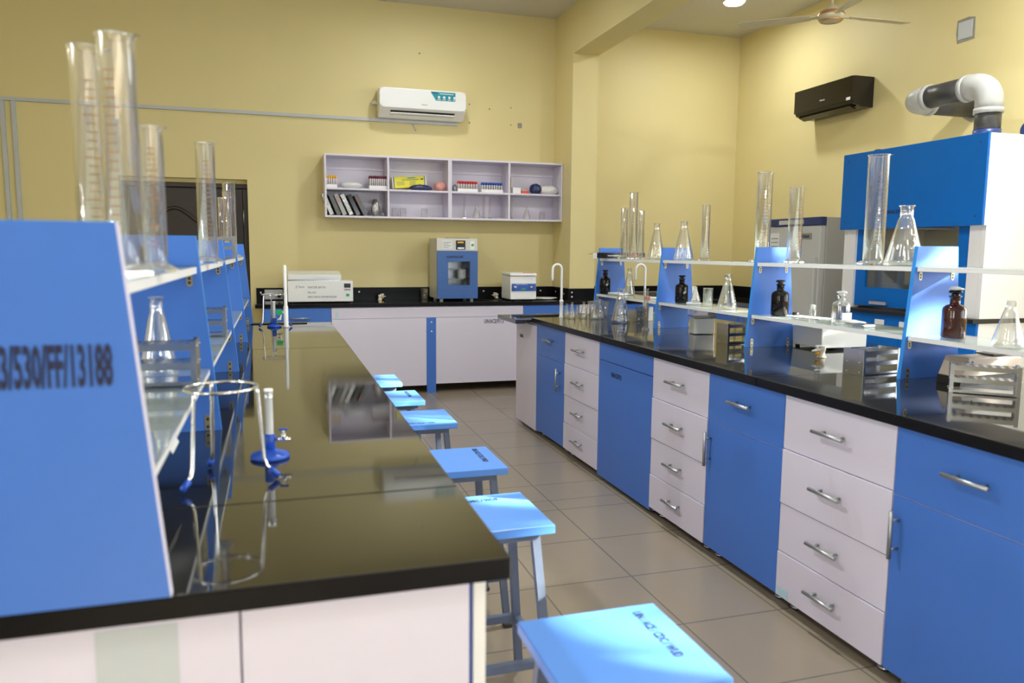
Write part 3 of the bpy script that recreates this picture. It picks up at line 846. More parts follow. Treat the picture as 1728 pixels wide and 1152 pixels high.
q = Vector((2.41, 2.09, ZW))
t4 = tube_rack(q, .215, .08, .105, 'empty metal tube rack at the right edge, in sunlight', R(-44), holes=(8, 3))
t = thing('instrument', 'angled beige instrument case behind the right edge tube rack', 'instrument', (2.62, 2.295, ZW), rz=R(5))
b = MB(); b.prism([(-.165, .032), (.16, .032), (.16, .098), (-.13, .105)], 'Y', -.05, .05, 'beige'); cs = b.build('case', t, bevel=.004)
MB().prism([(-.168, 0), (.162, 0), (.162, .0315), (-.166, .0315)], 'Y', -.051, .051, 'black').build('foot_plate', t)
b = MB()
for x, z in ((-.11, .088), (-.12, .062), (-.10, .062)): b.prism([(x+.004*math.cos(q*PI/4), z+.004*math.sin(q*PI/4)) for q in range(8)], 'Y', -.0515, -.0495, 'black')
b.box(-.146, -.13, -.0515, -.0495, .084, .092, 'pan_blue'); b.build('holes', cs)
MB().box(.02, .15, -.04, .04, .1055, .111, 'black').build('top_plate', t)

# ================================================================== left bench items
def cyl_at(px, ytop, Y, r, label, zb=ZS1, **k):
    q = at(px, ytop, 'Y', Y); return cylinder((q.x, Y, zb), q.z-zb, r, label, **k)
GLc = 'glass cylinders on the left rack'
cyl_at(144, 80, 1.50, .0275, 'tall glass cylinder farthest left on the left rack', group=GLc)
cyl_at(194, 60, 1.385, .0280, 'tallest glass cylinder behind the near stencilled panel', group=GLc)
cyl_at(253, 214, 1.51, .0200, 'shorter glass cylinder right of the tallest one, left rack', group=GLc)
cyl_at(345, 241, 2.52, .028, 'lone tall cylinder seen against the dark door, left rack', group=GLc)
cyl_at(385.5, 308, 4.86, .036, 'rightmost and tallest of the small cylinders by the door edge', group=GLc)
cyl_at(372, 333, 4.45, .0155, 'shortest of the small cylinders by the door edge', group=GLc)
cyl_at(382, 324, 4.63, .023, 'middle one of the small cylinders by the door edge', group=GLc)
tube_rack((-.275, 4.12, ZS1), .16, .075, .11, 'metal tube rack on the left upper shelf below the small cylinders', R(0), holes=(6, 3))
tube_rack((-.255, 1.93, ZS2), .145, .085, .105, 'metal tube rack in front of the flask on the left lower shelf', R(0), holes=(6, 3))
tube_rack((-.255, 3.02, ZS2), .145, .085, .105, 'metal tube rack in the second bay of the left lower shelf', R(0), holes=(6, 3))
q = at(263, 500, 'Y', 2.06)
flask((q.x, 2.06, ZS2), q.z-ZS2, .046, 'conical flask behind the metal rack on the left lower shelf')
b = MB(); b.box(-.04, .02, -.05, .05, 0, .001, 'paper', Matrix.Rotation(R(62), 4, 'Y'))
tag(b.build('paper_note', loc=(-.215, 1.66, .985)), 'white paper note hanging beneath the left lower shelf', 'paper')

def tripod(cx, cy, r, H, label, rz):
    t = thing('tripod_stand', label, 'tripod stand', (cx, cy, ZW), rz, 'ring tripod stands')
    b = MB(); b.tube([(r*math.cos(2*PI*i/36), r*math.sin(2*PI*i/36), H) for i in range(36)], .0035, 'chrome', n=8, closed=True); b.build('ring', t)
    for k in range(3):
        a = 2*PI*k/3; ca, sa = math.cos(a), math.sin(a)
        P = lambda rr, z: (rr*ca, rr*sa, z)
        g = MB().tube([P(r, H+.002), P(r*1.02, H-.01), P(r*1.16, .045), P(r*1.22, .030), P(r*1.42, .014)], .0042, 'chrome', n=10).build('leg', t)
        MB().tube([P(r*1.30, .022), P(r*1.56, .0075)], .0068, 'blue_pl', n=10).build('foot_sleeve', g)
    return t
tripod(-.118, 1.705, .073, .200, 'near ring tripod with blue feet on the left worktop', R(-11))
def burner(p, label, rz):
    t = thing('bunsen_burner', label, 'burner', p, rz, 'bunsen burners on the left bench')
    MB().lathe([(0, 0), (.044, 0), (.045, .005), (.042, .010), (.018, .018), (.014, .022), (0, .022)], 'blue_pl', n=32).build('base', t)
    MB().lathe([(.0105, .02), (.0125, .022), (.0125, .056), (.0105, .058), (0, .058)], 'blue_pl', n=20).build('collar', t)
    b = MB(); b.lathe([(.009, .058), (.009, .142), (.0103, .144), (.0103, .165), (.0075, .165), (.0075, .15), (0, .15)], 'white_pl', n=20)
    b.build('barrel', t)
    MB().lathe([(.0106, .143), (.0106, .160), (.0100, .160), (.0100, .143)], 'steel', n=20).build('tip', t)
    b = MB(); b.tube([(.012, 0, .045), (.05, 0, .045)], .0048, 'chrome', n=10); b.lathe([(0, -.006), (.006, -.006), (.006, .006), (0, .006)], 'chrome', (.032, 0, .052), n=12)
    b.tube([(.032, 0, .058), (.032, 0, .068)], .003, 'chrome', n=8); b.box(.022, .042, -.003, .003, .066, .070, 'blue_pl'); b.build('gas_inlet', t)
    return t
q = at_w(456, 772); burner((q.x, q.y, ZW), 'near blue based burner behind the near tripod', R(-15))
tripod(-.022, 5.15, .075, .205, 'far ring tripod with blue feet near the end of the left bench', R(-20))
q = at_w(463, 551); burner((-.020, 5.10, ZW), 'far blue based burner under the far tripod', R(10))
# upright white tap with green lever at the far end
t = thing('water_tap', 'tall white upright tap with green lever at the left bench end', 'tap', (.052, 5.06, ZW))
zt = at(479, 447, 'Y', 5.06).z-ZW
b = MB(); b.lathe([(0, 0), (.020, 0), (.020, .006), (.0145, .012), (.0145, .135), (.0105, .14), (.0105, zt-.02), (.006, zt), (0, zt)], 'white_pl', n=18); b.build('stem', t)
b = MB(); b.tube([(0, 0, .095), (-.024, 0, .095)], .009, 'white_pl', n=12); b.tube([(-.03, 0, .085), (-.034, 0, .055), (-.05, 0, .05)], .005, 'white_pl', n=10); b.build('outlet', t)
b = MB(); b.prism(rounded(-.060, -.022, .082, .112, .008, 3), 'Y', -.010, .010, 'green'); b.build('lever', t)
t = thing('sink', 'small dark sink inset at the far end of the left bench', 'sink', (.07, 5.33, ZT))
b = MB(); b.box(-.17, .19, 5.30, 5.375, ZT+.0003, ZT+.006, 'black'); b.build('rim', t, world=True, bevel=.002)

# ================================================================== stools
def stool():
    t = thing('stool', 'x', 'stool', (0, 0, 0), group='blue topped stools along the left bench')
    H = .60; w = .158
    b = MB(); b.box(-w, w, -w, w, H-.026, H, 'stool_top'); b.build('seat', t, bevel=.003)
    fr = MB()
    zt = H-.0265
    for s in (-1, 1):
        fr.box(-.118, .118, s*.118-.011, s*.118+.011, zt-.024, zt, 'stool'); fr.box(s*.118-.011, s*.118+.011, -.107, .107, zt-.024, zt, 'stool')
    fr.build('seat_frame', t)
    for sx in (-1, 1):
        for sy in (-1, 1):
            lg = MB(); lg.bar((sx*.112, sy*.112, zt-.01), (sx*.158, sy*.158, .012), .024, .024, 'stool'); l = lg.build('leg', t)
            cp = MB(); cp.box(sx*.158-.0165, sx*.158+.0165, sy*.158-.0165, sy*.158+.0165, 0, .016, 'rubber'); cp.build('rubber_foot', l, bevel=.004)
    k = .143
    for s in (-1, 1):
        MB().bar((-k, s*k, .185), (k, s*k, .185), .02, .024, 'stool').build('stretcher', t)
        MB().bar((s*k, -k, .185), (s*k, k, .185), .02, .024, 'stool').build('stretcher', t)
    return t
M['stool_top'] = mat('blue_stool_top', (.095, .29, .78), .30, noise=.03, scale=14)
proto = stool()
st = [(.622, 1.298, 0, 'side'), (.580, 2.128, 1, 'far'), (.622, 2.725, 0, 'side'), (.612, 3.48, -1, 'near'), (.565, 4.03, 0, 'side2'), (.535, 4.60, 0, 'near2')]
sl = ['nearest blue topped stool, sun splashed, at the bottom of the photo', 'second blue stool from the camera, stencil along its far edge',
      'third blue stool from the camera, stencil down its right side', 'fourth blue stool, faint stencil along its near edge',
      'fifth blue stool, small stencil near its right edge', 'farthest blue stool, mostly hidden by the left worktop']
stools = [proto]+[None]*5
for i in range(1, 6): stools[i] = copy_tree(proto)
for i, (x, y, rot, kd) in enumerate(st):
    o = stools[i]
    o.location = (x, y, 0); o.rotation_euler.z = R(rot); o['label'] = sl[i]
    seat = [c for c in o.children if c.name.startswith('seat') and 'frame' not in c.name][0]
    z = .6003
    if kd.startswith('side'): text('UIN / ACE / CDC / WUD', .020 if kd == 'side' else .017, 'ink', 'lettering', seat, (.092, .128, z), (0, 0, -PI/2), .62, bold=.0006)
    elif kd == 'far': text('W / ACS / SOMC / WUS', .020, 'ink', 'lettering', seat, (-.14, .098, z), (0, 0, 0), .7, bold=.0006)
    else: text('W / ACE / CDC / WUS / 13001', .012, 'ink', 'lettering', seat, (-.13, -.13, z), (0, 0, 0), .85, bold=.0005)

# ================================================================== back wall counter
YF = 7.26
t = thing('worktop', 'black stone counter along the yellow back wall with upstand', 'worktop', (1.4, 7.57, ZU))
slab_mb(-.19, BX0-.002, YF-.005, YB-.001).build('slab', t, world=True, bevel=.003)
slab_mb(BX0-.0005, XW-.001, YF-.005, PY-.002).build('slab', t, world=True, bevel=.003)
MB().box(BX1+.002, XW-.001, PY, YB-.001, ZU, ZT, 'black_stone').build('slab', t, world=True, bevel=.003)
MB().box(4.47, XW-.001, 6.28, YF-.007, ZU, ZT, 'black_stone').build('slab', t, world=True, bevel=.003)
b = MB(); ZSp = 1.0
b.box(-.19, BX0-.02, YB-.02, YB-.001, ZT, ZSp, 'stone_dull'); b.box(BX0-.02, BX0-.001, PY-.02, YB-.001, ZT, ZSp, 'stone_dull')
b.box(BX0-.001, BX1+.02, PY-.02, PY-.001, ZT, ZSp, 'stone_dull'); b.box(BX1+.001, BX1+.02, PY-.001, YB-.001, ZT, ZSp, 'stone_dull')
b.box(BX1+.02, XW-.001, YB-.02, YB-.001, ZT, ZSp, 'stone_dull'); b.box(XW-.02, XW-.001, 6.28, YB-.02, ZT, ZSp, 'stone_dull')
up = b.build('upstand', t, world=True)
for px in (440, 606, 719, 816, 912, 1000):
    q = at(px, 492, 'Y', YB-.0205)
    if px < 940: MB().lathe([(0, -.002), (.009, -.001), (.009, .001), (0, .002)], 'white_pl', n=12).build('screw_cap', up, loc=Vector((q.x, YB-.021, .955))-Vector(t.location), rot=(PI/2, 0, 0))
for q in ((2.90, PY-.021, .96), (2.90, PY-.021, .915)):
    MB().lathe([(0, -.002), (.009, -.001), (.009, .001), (0, .002)], 'white_pl', n=12).build('screw_cap', up, loc=Vector(q)-Vector(t.location), rot=(PI/2, 0, 0))
for q in ((BX0-.021, 7.72, .95), (BX0-.021, 7.48, .94)):
    MB().lathe([(0, -.002), (.009, -.001), (.009, .001), (0, .002)], 'white_pl', n=12).build('screw_cap', up, loc=Vector(q)-Vector(t.location), rot=(0, PI/2, 0))

def back_cabinet(x0, x1, kind, label):
    t = thing('bench_cabinet', label, 'cabinet', ((x0+x1)/2, YF+.3, 0), group='cabinets under the back counter')
    y = YF+.012; col = 'blue' if kind == 'blue' else 'white'; d1 = YB-.03 if not (x1 > BX0-.03 and x0 < BX1+.03) else PY-.03
    zb = .09
    if kind != 'sinkpanel':
        MB().box(x0+.001, x1-.001, y+.018, d1, zb, ZU-.0005, 'white').build('carcass', t, world=True)
        zz = .655
        d = MB().box(x0+.002, x1-.002, y, y+.0178, zz+.002, ZU-.004, col).build('drawer', t, world=True, bevel=.001)
        hb = MB(); bar_handle(hb, ((x0+x1)/2+(.0 if x0 > 0 else .02), y, .748), .18, 'X', (0, -1, 0)); bmesh_shift(hb.build('handle', d), t)
        d = MB().box(x0+.002, x1-.002, y, y+.0178, zb, zz-.002, col).build('door', t, world=True, bevel=.001)
        hb = MB(); bar_handle(hb, (x1-.05, y, .5), .16, 'Z', (0, -1, 0)); bmesh_shift(hb.build('handle', d), t)
        for xx in (x0+.05, x1-.05): fb = MB(); foot(fb, xx, y+.05, zb); fb.build('foot', t, world=True)
    return t
back_cabinet(-.125, .479, 'blue', 'blue drawer cabinet at the left end of the back counter')
t = thing('bench_cabinet', 'wide pale panelled cabinet with blue strip under the back counter', 'cabinet', (1.4, YF+.3, 0), group='cabinets under the back counter')
y = YF+.012
MB().box(.481, 2.351, y+.018, YB-.03, .10, ZU-.0005, 'white').build('carcass', t, world=True)
MB().box(.481, 2.351, y, y+.0178, .735, ZU-.004, 'white').build('top_rail', t, world=True, bevel=.001)
MB().box(.481, 1.372, y-.002, y+.0178, .075, .732, 'white').build('panel', t, world=True, bevel=.001)
rp = MB().box(1.465, 2.351, y-.002, y+.0178, .085, .732, 'white').build('panel', t, world=True, bevel=.001)
sp_ = MB().box(1.374, 1.463, y-.006, y+.0178, .0, .732, 'blue').build('blue_strip', t, world=True, bevel=.001)
for z in (.69, .60): bmesh_shift(MB().lathe([(0, -.002), (.008, -.001), (.008, .001), (0, .002)], 'white_pl', n=12).build('screw_cap', sp_, loc=Vector((1.42, y-.007, z))-Vector(t.location)*0, rot=(PI/2, 0, 0)), type('q', (), {'location': Vector((0, 0, 0))})) if False else None
for z in (.69, .60):
    MB().lathe([(0, -.002), (.008, -.001), (.008, .001), (0, .002)], 'white_pl', n=12).build('screw_cap', sp_, loc=Vector((1.42, y-.0075, z))-Vector(t.location), rot=(PI/2, 0, 0))
text('UIN/ACE/FF/13', .040, 'ink', 'lettering', rp, Vector((1.945, y-.0025, .668))-Vector(t.location), FRONT_Y, .56, bold=.001)
MB().box(.515, .54, y-.0006, y-.0001, .742, .80, 'aqua').build('tape', t, world=True)
back_cabinet(2.353, 2.95, 'blue', 'blue drawer cabinet under the back counter near the pillar')
back_cabinet(2.952, 3.45, 'white', 'pale cabinet below the pillar behind the glassware cluster')
back_cabinet(3.452, 3.95, 'blue', 'blue cabinet under the recessed back counter')
back_cabinet(3.952, 4.45, 'white', 'pale cabinet at the right end of the recessed back counter')
# right-wall run, fronts face -X
for (a, c, lab_) in ((6.79, 7.20, 'blue cabinet in the far right corner below the wall counter'), (6.30, 6.788, 'blue cabinet beside the refrigerator below the wall counter')):
    t = thing('bench_cabinet', lab_, 'cabinet', (4.8, (a+c)/2, 0), group='cabinets along the right wall')
    MB().box(4.518, XW-.03, a+.001, c-.001, .09, ZU-.0005, 'white').build('carcass', t, world=True)
    MB().box(4.50, 4.5178, a+.002, c-.002, .66, ZU-.004, 'blue').build('drawer', t, world=True, bevel=.001)
    MB().box(4.50, 4.5178, a+.002, c-.002, .09, .656, 'blue').build('door', t, world=True, bevel=.001)
    for yy in (a+.05, c-.05): fb = MB(); foot(fb, 4.56, yy, .09); fb.build('foot', t, world=True)

# ---- things on the back counter
yb_ = 7.36
qL = at(486, 509, 'Y', yb_); qR = at(596, 506, 'Y', yb_)
t = thing('water_bath', 'white water bath with sloped lid and small display on the back counter', 'water bath', ((qL.x+qR.x)/2, yb_+.15, ZW))
w = (qR.x-qL.x)/2; zt_ = at(540, 474, 'Y', yb_).z-ZW
MB().box(-w, w, -.15, .15, .012, zt_, 'white_pl').build('housing', t, bevel=.004)
lw = at(576, 470, 'Y', yb_).x-t.location.x; zl = at(530, 463.5, 'Y', yb_).z-ZW
b = MB(); b.prism([(-.145, zt_+.014), (.14, zt_+.014), (.14, zl+.03), (-.145, zl)], 'X', -w+.002, lw, 'white_pl'); ld = b.build('lid', t, bevel=.003)
MB().box(-w+.01, lw-.008, -.14, .135, zt_+.0005, zt_+.0135, 'steel').build('gasket', t)
MB().prism(rounded(-.045, .10, zl-.028, zl-.006, .005, 2), 'Y', -.152, -.146, 'white_pl').build('handle', ld)
b = MB(); dx = at(586, 482, 'Y', yb_).x-t.location.x; dz = at(586, 482, 'Y', yb_).z-ZW
pn = MB().box(dx-.035, dx+.035, -.153, -.1505, dz-.05, dz+.028, 'white2').build('control_panel', t)
MB().box(dx-.030, dx+.030, -.155, -.153, dz-.018, dz+.022, 'lcd').build('display', pn)
for k in range(4): MB().box(dx-.028+.015*k, dx-.018+.015*k, -.155, -.153, dz-.042, dz-.030, 'red' if k == 0 else 'navy').build('button', pn)
MB().box(dx-.012, dx+.018, -.155, -.150, dz-.098, dz-.074, 'green').build('switch', t, bevel=.002)
x0 = at(519, 480, 'Y', yb_).x-t.location.x
text('WATER BATH', .020, 'ink_grey', 'lettering', t, (x0, -.1506, at(520, 486.5, 'Y', yb_).z-ZW), FRONT_Y, .9)
text('DK-420', .018, 'ink_grey', 'lettering', t, (x0, -.1506, at(520, 495, 'Y', yb_).z-ZW), FRONT_Y, .9)
text('PERFECT MEDICAL INSTRUMENT ENGLAND', .018, 'ink_grey', 'lettering', t, (x0, -.1506, at(520, 502.5, 'Y', yb_).z-ZW), FRONT_Y, .52)
text('JS Tianxin', .020, 'ink_grey', 'lettering', t, (at(499, 485, 'Y', yb_).x-t.location.x, -.1506, at(499, 485.5, 'Y', yb_).z-ZW), FRONT_Y, .7)
for s in (-1, 1):
    for u in (-1, 1): MB().lathe([(0, 0), (.014, 0), (.014, .012), (0, .012)], 'rubber', (s*(w-.04), u*.12, 0), n=10).build('foot', t)
# wall socket with plug near the left end
q = at(462, 498, 'Y', YB-.021)
t = thing('wall_socket', 'grey double socket with black plug on the black upstand', 'socket', (q.x, YB-.0205, q.z))
MB().box(-.085, .085, -.012, 0, -.04, .055, 'grey_trunk').build('plate', t, bevel=.003)
MB().lathe([(0, 0), (.02, 0), (.017, .03), (0, .03)], 'black', n=14).build('plug', t, loc=(.05, -.012, 0), rot=(PI/2, 0, 0))
# gas taps on the back counter
q = at(631, 501, 'Z', ZT); gas_tap((q.x, min(q.y, 7.72), ZW), 'white gas tap with yellow collar left of the incubator', R(200))
q = at(810, 497, 'Z', ZT); gas_tap((q.x, min(q.y, 7.8), ZW), 'white gas tap peeking out right of the incubator', R(20))
q = at(703, 500, 'Z', ZT); beaker((q.x, min(q.y, 7.8), ZW), .105, .040, 'graduated beaker beside the incubator on the back counter')
# incubator
yi = 7.38
x0, x1 = at(738, 500, 'Y', yi).x, at(806, 500, 'Y', yi).x
t = thing('incubator', 'grey laboratory incubator with blue windowed door on the back counter', 'incubator', ((x0+x1)/2, yi+.19, ZW))
w = (x1-x0)/2; z0 = .028; zt_ = at(770, 402, 'Y', yi).z-ZW; zd = at(770, 423.5, 'Y', yi).z-ZW; dpt = .40
yf = -.19
MB().box(-w, w, yf+.018, yf+.026, zd+.003, zt_, 'off').build('header', t, bevel=.002)
b = MB(); b.box(-w, -w+.03, yf+.026, yf+dpt, z0, zt_, 'off'); b.box(w-.03, w, yf+.026, yf+dpt, z0, zt_, 'off'); b.box(-w+.03, w-.03, yf+dpt-.02, yf+dpt, z0, zt_, 'off')
b.box(-w+.03, w-.03, yf+.026, yf+dpt-.02, z0, z0+.05, 'off'); b.box(-w+.03, w-.03, yf+.026, yf+dpt-.02, zd-.03, zt_, 'off'); b.build('housing', t)
b = MB(); b.box(-w+.031, w-.031, yf+.30, yf+dpt-.021, z0+.05, zd-.031, 'steel'); b.build('liner', t)
for f_ in (.40, .62):
    b = MB(); zz = z0+(zd-z0)*f_
    for k in range(9): x = -w+.035+(2*w-.07)*k/8; b.tube([(x, yf+.04, zz), (x, yf+.29, zz)], .0025, 'chrome', n=6)
    b.tube([(-w+.032, yf+.04, zz), (w-.032, yf+.04, zz)], .004, 'chrome', n=6); b.build('wire_shelf', t)
Zp = lambda py: at(770, py, 'Y', yi).z-ZW
Xp_ = lambda px: at(px, 450, 'Y', yi).x-t.location.x
wx0, wx1, wz0, wz1 = Xp_(756), Xp_(793), Zp(481), Zp(441)
b = MB(); y0, y1 = yf-.004, yf+.0175
b.box(-w, wx0, y0, y1, z0, zd, 'inc_blue'); b.box(wx1, w, y0, y1, z0, zd, 'inc_blue'); b.box(wx0, wx1, y0, y1, z0, wz0, 'inc_blue'); b.box(wx0, wx1, y0, y1, wz1, zd, 'inc_blue')
bmesh.ops.remove_doubles(b.bm, verts=b.bm.verts, dist=1e-5)
dd = b.build('door', t)
MB().box(wx0, wx1, yf+.004, yf+.008, wz0, wz1, 'pane').build('window', dd)
text('ACE/FF/2021/1387', .019, 'ink', 'lettering', dd, (Xp_(753.5), y0-.0005, Zp(435)), FRONT_Y, .8, bold=.001)
hdr = [c for c in t.children if c.name.startswith('header')][0]; yh = yf+.018
lbp = MB().box(Xp_(747), Xp_(764), yh-.001, yh, Zp(419.5), Zp(406), 'paper').build('label_sheet', hdr)
b = MB()
for k in range(4): b.box(Xp_(748.5), Xp_(762-(k % 2)*4), yh-.0015, yh-.001, Zp(409+2.8*k)-.002, Zp(409+2.8*k)+.002, 'ink_grey')
b.build('print', lbp)
dp = MB().box(Xp_(770), Xp_(786), yh-.002, yh, Zp(421), Zp(405.5), 'lcd').build('display', hdr)
b = MB(); b.box(Xp_(773), Xp_(783), yh-.003, yh-.002, Zp(410), Zp(407.5), 'yellow'); b.box(Xp_(773), Xp_(784), yh-.003, yh-.002, Zp(420), Zp(417), 'steel'); b.build('readout', dp)
sw = MB().box(Xp_(794), Xp_(801), yh-.0015, yh, Zp(421), Zp(406), 'white2').build('switch_plate', hdr); MB().box(Xp_(796), Xp_(800), yh-.006, yh-.0015, Zp(415), Zp(411), 'green').build('switch', sw)
for s in (-1, 1):
    for u in (yf+.05, yf+dpt-.05): MB().lathe([(0, 0), (.018, 0), (.018, z0), (0, z0)], 'white_pl', (s*(w-.05), u, 0), n=12).build('foot', t)
b = MB(); b.box(-.08, .14, -.10, .05, 0, .006, 'foil'); tag(b.build('folder', loc=(t.location.x, t.location.y, ZW+zt_+.0005)), 'dark thin folder lying on top of the incubator', 'folder')
# flask-like jar inside the incubator
q = MB().lathe([(0, 0), (.04, 0), (.042, .005), (.042, .09), (.03, .10), (0, .10)], 'foam', n=20).build('jar', loc=(t.location.x+.08, t.location.y-.03, ZW+z0+(zd-z0)*.40+.005))
tag(q, 'pale jar on the wire shelf inside the incubator', 'jar')
# centrifuge
yc = 7.33
x0, x1 = at(861.5, 500, 'Y', yc).x, at(905, 500, 'Y', yc).x
t = thing('centrifuge', 'small white bench centrifuge with blue control strip near the pillar', 'centrifuge', ((x0+x1)/2, yc+.16, ZW))
w = (x1-x0)/2; H_ = at(880, 464, 'Y', yc).z-ZW
b = MB(); b.prism([(-.16, .015), (.16, .015), (.16, H_-.005), (-.145, H_-.012)], 'X', -w, w, 'white_pl'); b.build('housing', t, bevel=.005)
b = MB(); b.prism([(-.158, H_-.008), (.16, H_), (.16, H_+.022), (-.14, H_+.018), (-.158, H_+.008)], 'X', -w-.003, w+.003, 'white_pl'); ld = b.build('lid', t, bevel=.003)
MB().box(.02, w-.01, -.10, -.06, H_+.020, H_+.0225, 'red').build('warning_strip', ld)
z0, z1 = at(880, 491, 'Y', yc).z-ZW, at(880, 478.5, 'Y', yc).z-ZW
cp = MB().box(-w+.012, w-.006, -.1615, -.156, z0, z1, 'pan_blue').build('control_panel', t)
for px in (869, 896): MB().lathe([(0, 0), (.017, 0), (.014, .02), (0, .021)], 'chrome', n=18).build('knob', cp, loc=(at(px, 484, 'Y', yc).x-t.location.x, -.1615, (z0+z1)/2), rot=(PI/2, 0, 0))
MB().box(-.02, .02, -.164, -.1615, z0+.012, z0+.028, 'green').build('power_switch', cp)
text('ELECTRIC CENTRIFUGE', .009, 'white_pl', 'lettering', cp, (-.08, -.162, z1-.012), FRONT_Y, .9)
for s in (-1, 1):
    for u in (-.12, .12): MB().lathe([(0, 0), (.014, 0), (.014, .016), (0, .016)], 'rubber', (s*(w-.04), u, 0), n=10).build('foot', t)
# cable and papers
b = MB(); pts = [at(808, 505, 'Z', ZT), at(830, 506, 'Z', ZT), at(850, 503, 'Z', ZT), at(870, 497, 'Z', ZT)]
cb = [Vector((p.x, min(p.y, 7.84), ZW+.005)) for p in pts]
cb = [Vector((1.93, 7.62, ZW+.005)), Vector((2.0, 7.45, ZW+.005)), Vector((2.08, 7.34, ZW+.005)), Vector((2.17, 7.40, ZW+.005)), Vector((2.19, 7.60, ZW+.005)), Vector((2.16, 7.82, ZW+.005))]
b.tube(cb, .0045, 'black', n=8); tag(b.build('power_cable'), 'black power cable on the back counter beside the centrifuge', 'cable')
q = at(925, 502, 'Z', ZT)
b = MB(); b.blob((2.66, 7.55, ZW+.012), (.16, .10, .013), 'bag_paper' if False else 'whitebag', 5, .08); tag(b.build('plastic_wrap'), 'flat crumpled pale wrapping near the pillar on the back counter', 'wrapping')

# recessed counter: small dark and pale gear behind the rack
t = thing('equipment_tray', 'grey wire tray on the recessed back counter behind the rack', 'tray', (3.98, 7.55, ZW))
b = MB(); b.box(-.35, .25, -.12, .12, 0, .02, 'steel'); b.box(-.30, .2, -.10, .10, .02, .07, 'foil'); b.build('tray', t, bevel=.004)
q = at(1170, 497, 'Y', 7.5)
t = thing('bench_meter', 'pale tilted meter on the recessed counter behind the dark bottle', 'meter', (4.36, 7.5, ZW))
MB().prism([(-.06, 0), (.06, 0), (.05, .13), (.01, .13)], 'X', -.08, .08, 'white_pl').build('case', t, bevel=.005)

# ================================================================== wall shelf
YS = 7.60; sd_ = YB-.001
SX = [at(547.6, 312, 'Y', YS).x, at(655.5, 315, 'Y', YS).x, at(759.5, 318, 'Y', YS).x, at(859.5, 322, 'Y', YS).x, BX0-.004]
SZ0, SZ1 = 1.686, 2.284; SM = 1.966
t = thing('wall_shelf', 'long pale open shelf unit with eight compartments on the yellow wall', 'wall shelf', ((SX[0]+SX[-1])/2, YB, SZ0))
th = .018
for a, c in ((0, 2), (2, 4)):
    MB().box(SX[a]+.0005, SX[c]-.0005, YS, sd_, SZ1-th, SZ1, 'shelf_in').build('top', t, world=True, bevel=.001)
    MB().box(SX[a]+.0005, SX[c]-.0005, YS, sd_, SZ0, SZ0+th, 'shelf_in').build('bottom', t, world=True, bevel=.001)
    for k in (a, c):
        xx = SX[k]+(.0005 if k == a else -th-.0005)
        MB().box(xx, xx+th, YS, sd_, SZ0+th, SZ1-th, 'shelf_in').build('side', t, world=True, bevel=.001)
    MB().box(SX[a+1]-th/2, SX[a+1]+th/2, YS+.001, sd_-.008, SZ0+th, SZ1-th, 'shelf_in').build('divider', t, world=True, bevel=.001)
    for k in (a, a+1):
        xa = SX[k]+(th+.001 if k == a else th/2+.0005); xb = SX[k+1]-(th/2+.0005 if k == a else th+.001)
        MB().box(xa, xb, YS+.002, sd_-.008, SM-th, SM, 'shelf_in').build('shelf', t, world=True, bevel=.001)
        bb = MB(); bb.box(xa, xb, sd_-.007, sd_, SZ0+th, SZ1-th, 'shelf_in'); bb.box(xa, xb, sd_-.022, sd_-.0075, SZ1-th-.105, SZ1-th-.0005, 'shelf_in')
        for xx in (.25, .8): bb.lathe([(0, -.001), (.006, 0), (0, .001)], 'black', (xa+(xb-xa)*xx, sd_-.023, SZ1-th-.05), n=8)
        bb.build('back_panel', t, world=True)
ZL = SZ0+th+.0005; ZM = SM+.0005
fx = lambda px, Y=7.68: at(px, 340, 'Y', Y).x
# upper compartments
def sample_tray(pxa, pxb, cap, n, label, tl, grp, rows=2, hh=.085):
    xa, xb = fx(pxa), fx(pxb); Wd = .05*rows*.62
    o = MB().box(xa, xb, 7.64, 7.64+Wd, ZM, ZM+.032, 'foam').build('tube_tray', bevel=.003)
    tag(o, label, 'tube tray')
    m = None
    for r in range(rows):
        for k in range(n):
            x = xa+(xb-xa)*(k+.5)/n; rr = min(.0085, (xb-xa)/n*.40)
            b = MB(); b.lathe([(0, 0), (rr, 0), (rr, hh-.028), (rr*.95, hh-.027), (0, hh-.027)], 'tube', n=10); b.lathe([(rr*.9, hh-.028), (rr*1.15, hh-.026), (rr*1.15, hh-.002), (rr*.9, hh), (0, hh)], cap, n=10)
            if m is None: ob = b.build('sample_tube'); m = ob.data
            else: b.bm.free(); ob = bpy.data.objects.new('sample_tube', m); COL.objects.link(ob)
            ob.location = (x, 7.64+Wd*(r+.5)/rows, ZM+.0325)
            tag(ob, tl, 'sample tube', grp)
sample_tray(550, 569, 'capyellow', 5, 'white foam tray of yellow capped tubes on the wall shelf', 'yellow capped sample tube in the foam tray', 'yellow capped tubes', 2, .085)
sample_tray(623, 653, 'maroon', 9, 'white foam tray of maroon capped tubes on the wall shelf', 'maroon capped sample tube in the foam tray', 'maroon capped tubes', 3, .095)
sample_tray(771, 805, 'capred', 8, 'white foam tray of red capped tubes on the wall shelf', 'red capped sample tube in the foam tray', 'red capped tubes', 2, .075)
sample_tray(811, 847, 'capblue', 9, 'white foam tray of blue capped tubes on the wall shelf', 'blue capped sample tube in the foam tray', 'blue capped tubes', 2, .07)
b = MB(); b.blob((fx(593), 7.69, ZM+.03), (.105, .07, .036), 'whitebag', 2, .05); tag(b.build('wrapped_pack'), 'flat clear wrapped pack between yellow and maroon tubes', 'package')
t = thing('carton', 'long yellow carton propped at a slant on the wall shelf', 'box', (fx(692, 7.74), 7.77, ZM+.018))
T_ = Matrix.Rotation(R(-4.5), 4, 'Y')
MB().box(-.17, .17, -.035, .035, .014, .125, 'ybox', T_).build('box', t, bevel=.002)
